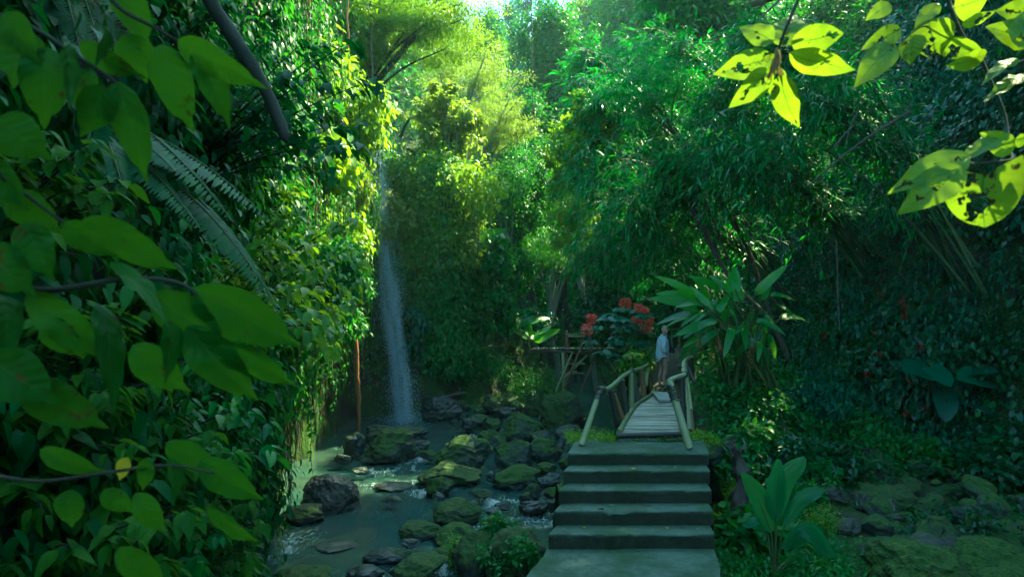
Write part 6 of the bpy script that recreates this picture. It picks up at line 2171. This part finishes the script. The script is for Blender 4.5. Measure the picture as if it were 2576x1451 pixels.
# leafy shrubs standing on the left bank between the lens and the cliff
SB = [(60, 470, 2.9, .42, 'leafy shrub behind the top left branch', 'leaf_near', .10), (380, 780, 3.6, .42, 'leafy shrub under the hanging fern fronds on the left', 'leaf_near', .10), (150, 1000, 2.8, .5, 'dark leafy shrub at the left edge below the middle', 'leaf_near', .10),
      (470, 1060, 3.8, .5, 'bright leafy shrub low on the near cliff', 'leaf_mid', .10), (200, 1340, 2.8, .45, 'leafy shrub in the bottom left corner', 'leaf_near', .10), (540, 1340, 4.6, .5, 'leafy shrub leaning over the stream at the bottom left', 'leaf_near', .10),
      (620, 720, 5.6, .8, 'fresh green shrub bulging out of the cliff at mid height', 'leaf_bright', .12), (700, 640, 7.4, .9, 'fresh green shrub overhanging the cliff next to the lianas', 'leaf_bright', .125), (640, 250, 5.6, .9, 'dark broad-leaved shrub around the thick dark branch', 'leaf_shade', .13),
      (690, 330, 8.0, .75, 'leafy shrub with backlit leaves beyond the thick dark branch', 'leaf_mid', .14), (440, 120, 5.2, .6, 'dark shrub behind the fern fronds near the top left', 'leaf_shade', .12), (300, 1180, 3.4, .5, 'shrub of small backlit leaves behind the low branch', 'leaf_near', .09),
      (760, 820, 8.2, .7, 'light green shrub drooping down the cliff above the moss', 'leaf_bright', .12), (560, 900, 5.0, .55, 'shaded shrub between the big olive leaves and the mossy cliff', 'leaf_mid', .11), (400, 1420, 3.6, .4, 'dark shrub at the bottom edge below the bright drip-tipped leaves', 'leaf_mid', .09)]
for k, (u, v, Y, r, L, mat, big) in enumerate(SB):
    c = P(u, v, Y)
    t = thing('leafy_shrub', L, 'shrub', c - UP * r * .6 + np.array([-.4, .2, 0]), 'leafy shrubs on the left bank')
    n = 30
    vv_ = rdir(n)
    cc = c + vv_ * r * (rng.random(n) ** .5)[:, None] * np.array([.9, .7, .8])
    mb = MB()
    rt = c + np.array([-.6, .35, -.5]) * r * 1.6
    lv = MB()
    for j in range(n):
        tw = catmull([rt, (rt + cc[j]) / 2 + UP * .12 * r, cc[j], cc[j] + nrm(cc[j] - rt) * r * .3 - UP * r * .12], 6)
        mb.tube(tw, np.linspace(.010, .002, len(tw)), 5, rng.random())
        m_ = 20 if Y < 5 else 26
        ii = rng.integers(int(len(tw) * .35), len(tw), m_)
        tg_ = nrm(tw[ii] - tw[np.maximum(ii - 2, 0)])
        s_ = nrm(np.cross(tg_, UP)) * rng.choice([-1, 1], m_)[:, None]
        d_ = nrm(s_ * .8 + tg_ * .6 + rdir(m_) * .35 - UP * .45)
        lv.leaves(OV5, tw[ii] + rdir(m_) * r * .07, d_, nrm(UP + rdir(m_) * .45), big * rng.uniform(.5, 1.25, m_), None, width=rng.uniform(.75, 1.15, m_), curl=rng.uniform(0, .3))
    lv.build('leaves', M[mat], t)
    mb.build('twigs', M['bark_dark'], t)

# hanging fern fronds on the left
ft_ = thing('hanging_fern', 'big fern with long bluish toothed fronds hanging over the left bank', 'fern', P(330, 330, 3.6))
for k, (u0, v0, u1, v1, Ya, dr) in enumerate([(330, 300, 545, 540, 3.6, .25), (360, 330, 650, 560, 3.7, .25), (300, 360, 470, 560, 3.5, .25), (260, 330, 300, 470, 3.4, .3), (450, 470, 640, 730, 3.7, .3), (500, 500, 660, 760, 4.0, .3), (340, 350, 430, 430, 3.5, .2), (250, 280, 190, 480, 3.4, .3)]):
    a, e = P(u0, v0, Ya), P(u1, v1, Ya - .15)
    d = e - a
    L = np.linalg.norm(d)
    mb = MB()
    frond(mb, a, d + UP * dr * L, L, dr * .9, 34, .17 * (L / .8) ** .4, PI2, .85, .3, .15, 0, .06, 1, .007, taper=.85)
    mb.build('frond', [M['leaf_fern'], M['stem']], ft_)
f2 = thing('hanging_fern', 'smaller dark toothed fern hanging at the top left behind the leaves', 'fern', P(150, 20, 3.4))
for k, (u0, v0, u1, v1, Ya) in enumerate([(200, -40, 260, 170, 3.4), (160, -30, 195, 110, 3.3), (250, -60, 330, 80, 3.5), (120, -20, 150, 90, 3.3)]):
    a, e = P(u0, v0, Ya), P(u1, v1, Ya - .1)
    d = e - a
    L = np.linalg.norm(d)
    mb = MB()
    frond(mb, a, d + UP * .2 * L, L, .2, 26, .12, PI2, .8, .3, .15, 0, .05, 1, .005, taper=.85)
    mb.build('frond', [M['leaf_fern'], M['stem']], f2)
# thick dark branch
c = catmull([P(*q) for q in [(490, -80, 4.6), (540, 20, 4.6), (600, 115, 4.55), (655, 200, 4.5), (695, 290, 4.45), (722, 358, 4.4)]], 10)
tag(MB().tube(c, np.interp(np.linspace(0, 1, len(c)), [0, .3, .8, .97, 1], [.052, .05, .04, .03, .008]), 12, .5, wob=.25, seed=4).build('broken_branch', M['bark_dark']),
    'thick dark broken branch slanting down from the top left', 'branch')

# ------------------------------------------------------------------ person
per = thing('person', 'person in an oversized striped shirt standing at the far end of the bamboo bridge', 'person', (0, 0, 0))
PX, PY = (1668 - CX) / F * 16.7, 16.7
PZ = float(H(PX, PY)) + .03
HT = (CAMZ + (HY - 817) / F * PY - PZ) / 1.655
per.location = (PX, PY, PZ)
per.scale = (HT, HT, HT)
per['_o'] = [0.0, 0.0, 0.0]


def skinned(chains, radii, joints):
    """grow one continuous surface on a joint tree"""
    me = bpy.data.meshes.new('body')
    me.from_pydata([tuple(p) for p in joints], chains, [])
    ob = bpy.data.objects.new('body_tmp', me)
    COL.objects.link(ob)
    sk = ob.modifiers.new('skin', 'SKIN')
    sk.use_smooth_shade = True
    for i, d in enumerate(me.skin_vertices[0].data):
        r = radii[i]
        d.radius = (r, r) if np.isscalar(r) else r
        d.use_root = (i == 0)
    ss_ = ob.modifiers.new('sub', 'SUBSURF')
    ss_.levels = ss_.render_levels = 2
    dg = bpy.context.evaluated_depsgraph_get()
    m2 = bpy.data.meshes.new_from_object(ob.evaluated_get(dg))
    v = np.array([x.co[:] for x in m2.vertices])
    lp = np.array([l.vertex_index for l in m2.loops])
    tt = np.array([p.loop_total for p in m2.polygons])
    bpy.data.objects.remove(ob)
    return v, lp, tt


J, E, Rr = [], [], []


def jt(p, r, par=None):
    J.append(p); Rr.append(r)
    if par is not None:
        E.append((par, len(J) - 1))
    return len(J) - 1


pel = jt((0, 0, .86), (.115, .15))
sp = jt((-.01, 0, 1.03), (.10, .13), pel)
ch = jt((0, 0, 1.20), (.11, .15), sp)
nb = jt((0, 0, 1.345), (.06, .07), ch)
nk = jt((.015, 0, 1.405), .047, nb)
hd0 = jt((.03, -.01, 1.455), .062, nk)
hd1 = jt((.035, -.015, 1.52), (.083, .078), hd0)
hd2 = jt((.025, -.012, 1.585), (.075, .07), hd1)
for s, ox in ((-1, .03), (1, -.05)):
    hp = jt((ox * .5, s * .085, .80), .095, pel)
    th = jt((ox * .8 + .01, s * .085, .62), .078, hp)
    kn = jt((ox + .015, s * .08, .455), .054, th)
    cf = jt((ox - .02, s * .08, .32), .054, kn)
    ak = jt((ox - .02, s * .08, .085), .033, cf)
    bl = jt((ox + .08, s * .09, .035), .032, ak)
    jt((ox + .15, s * .095, .025), .024, bl)
for s in (-1, 1):
    sh = jt((0, s * .155, 1.315), .058, nb)
    if s < 0:
        el = jt((-.035, -.215, 1.075), .042, sh)
        wr = jt((.055, -.225, .875), .026, el)
        pm = jt((.078, -.222, .81), (.018, .034), wr)
        fg = [((.115, -.225, .765), (.118, -.222, .735)), ((.10, -.228, .75), (.10, -.224, .712)), ((.085, -.228, .748), (.082, -.224, .71)), ((.066, -.226, .755), (.062, -.222, .725))]
        tb_ = [((.105, -.205, .815), (.125, -.2, .785))]
    else:
        el = jt((.03, .205, 1.09), .042, sh)
        wr = jt((.20, .12, 1.0), .026, el)
        pm = jt((.235, .075, .99), (.018, .034), wr)
        fg = [((.25, .03, 1.015), (.245, 0, 1.012)), ((.255, .028, .998), (.25, -.006, .995)), ((.252, .03, .982), (.247, -.002, .978)), ((.247, .036, .966), (.242, .01, .962))]
        tb_ = [((.22, .06, 1.03), (.225, .03, 1.045))]
    for a, b in fg + tb_:
        k1 = jt(a, .0095, pm)
        jt(b, .008, k1)
v, lp_, tt_ = skinned(E, Rr, J)
mb = MB().add(v, lp_, tt_)
hc = np.array([.035, -.015, 1.52])
fa = math.radians(-50)          # the face turns towards the viewer
fx = np.array([math.cos(fa), math.sin(fa), 0]); fy = np.array([-fx[1], fx[0], 0])
at_ = lambda f, s, z: hc + fx * f + fy * s + UP * z
rotf = np.stack([fx, fy, UP], 1)
mb.ball(at_(.012, 0, .005), (.088, .072, .105), rotf, 16, 12)
mb.ball(at_(.045, 0, -.055), (.045, .045, .045), rotf)
mb.ball(at_(.098, 0, -.012), (.016, .012, .022), rotf)
for s in (-1, 1):
    mb.ball(at_(-.005, s * .075, -.005), (.018, .01, .03), rotf)
    mb.ball(at_(.075, s * .032, .018), (.016, .012, .008), rotf, mi=1)
    mb.ball(at_(.078, s * .032, .036), (.014, .016, .005), rotf, mi=2)
mb.ball(at_(.078, 0, -.052), (.014, .026, .009), rotf, mi=3)
mb.ball(at_(.085, 0, -.051), (.009, .02, .005), rotf, mi=4)
mb.build('body', [M['skin'], M['eye'], M['hair_dark'], M['lip'], M['tooth']], per)
# swept-back hair with a small knot on top
mb = MB()
th = np.linspace(.0, 1.75, 12); ph = np.linspace(0, 2 * np.pi, 22, endpoint=False)
G = []
for t in th:
    row = []
    for p_ in ph:
        lim = 1.0 if math.cos(p_) < .2 else .62
        tt2 = t * lim
        row.append(at_(0.004 + .093 * math.sin(tt2) * math.cos(p_), .079 * math.sin(tt2) * math.sin(p_), .012 + .108 * math.cos(tt2)))
    G.append(row)
mb.grid(np.array(G), close=True, flip=True)
mb.build('hair', M['hair'], per)
MB().ball(at_(-.02, 0, .125), (.03, .03, .032), rotf).ball(at_(-.02, 0, .108), (.02, .02, .02), rotf).build('hair_knot', M['hair_dark'], per)
# loose shirt: collar to curved tails
rings = [(1.395, .02, .058, .062), (1.375, .01, .075, .085), (1.345, .0, .095, .15), (1.31, -.005, .115, .195), (1.25, -.005, .14, .205), (1.15, -.01, .155, .20), (1.03, -.015, .165, .20), (.92, -.02, .172, .205), (.82, -.025, .178, .208), (.75, -.03, .182, .21)]
nseg = 40
a = np.linspace(0, 2 * np.pi, nseg, endpoint=False)
G = []
for i, (z, cx, rx, ry) in enumerate(rings):
    wv = 1 + .035 * np.sin(a * 7 + i * .4) * min(1, i / 5) + .02 * np.sin(a * 13 - i)
    zz = z + np.zeros(nseg)
    if i >= 7:
        k = (i - 6) / 3
        zz = z + k * (-.09 * np.maximum(0, -np.cos(a)) ** 1.5 + .03 * np.maximum(0, np.cos(a)) + .06 * np.abs(np.sin(a)) ** 6)
    G.append(np.stack([cx + rx * wv * np.cos(a), ry * wv * np.sin(a), zz], -1))
mb = MB().grid(np.array(G), close=True, flip=True)
for s in (-1, 1):
    if s < 0:
        cs = [(0, -.13, 1.325), (-.012, -.185, 1.26), (-.03, -.222, 1.12), (-.03, -.228, 1.05), (.0, -.230, .985), (.018, -.230, .955)]
    else:
        cs = [(0, .13, 1.325), (.0, .185, 1.26), (.02, .21, 1.14), (.035, .208, 1.09), (.10, .17, 1.055), (.13, .155, 1.045)]
    mb.tube(catmull(cs, 6), np.interp(np.linspace(0, 1, 31), [0, .2, .6, .85, .9, 1], [.06, .075, .078, .07, .062, .06]), 14, .5, wob=.12, seed=3, caps=False)
    e1, e2 = np.array(cs[-2]), np.array(cs[-1])
    mb.tube(np.array([e1, (e1 + e2) / 2, e2]), np.array([.068, .072, .066]), 14, .5, caps=False)
mb.tube(catmull([at_(-.05, -.05, -.12), (.095, -.02, 1.37), (.03, .065, 1.39), (-.06, .0, 1.40), (-.02, -.065, 1.39), (.095, -.03, 1.36)], 5), .014, 6, .5)
o = mb.build('shirt', M['shirt'], per)
sd_ = o.modifiers.new('thick', 'SOLIDIFY'); sd_.thickness = .004
G = []
for z, rx, ry in [(.90, .12, .16), (.85, .125, .165), (.81, .125, .165), (.78, .12, .16)]:
    G.append(np.stack([-.005 + rx * np.cos(a), ry * np.sin(a), z + 0 * a], -1))
MB().grid(np.array(G), close=True, flip=True).build('shorts', M['short'], per)
bagt = thing('bag', 'small black bag carried in front of the person in the striped shirt', 'bag', (0, 0, 0))
bagt.location = per.location
bagt.scale = per.scale
bagt['_o'] = [0.0, 0.0, 0.0]
mb = MB()
prof = [(-.085, .02), (-.08, .05), (-.03, .062), (.04, .058), (.07, .05), (.08, .02)]
G = []
for z, r in prof:
    sq = np.abs(np.cos(a)) ** .6 * np.sign(np.cos(a)), np.abs(np.sin(a)) ** .6 * np.sign(np.sin(a))
    G.append(np.stack([.225 + r * sq[0], -.05 + r * 1.75 * sq[1], 1.0 + z + 0 * a], -1))
mb.grid(np.array(G), close=True, flip=True)
mb.build('pouch', M['bag'], bagt)
MB().tube(catmull([(.225, -.14, 1.06), (.16, -.17, 1.2), (.03, -.11, 1.378), (-.06, .05, 1.385), (.0, .16, 1.36), (.17, .12, 1.2), (.225, .05, 1.06)], 8), .011, 6, .5).build('strap', M['bag'], bagt)

# ------------------------------------------------------------------ air
hz = MB().box((0, 30, 18.5), (198, 188, 42))
o = hz.build('haze', vol_mat('haze', (.62, .92, .90), HAZE, .35), smooth=False)
tag(o, 'thin blue-green humid haze filling the gorge', 'haze', kind='stuff')
import bmesh
for nm in ('haze', 'mist'):
    me = bpy.data.objects[nm].data
    bm = bmesh.new(); bm.from_mesh(me)
    bmesh.ops.recalc_face_normals(bm, faces=bm.faces)
    bm.to_mesh(me); bm.free()
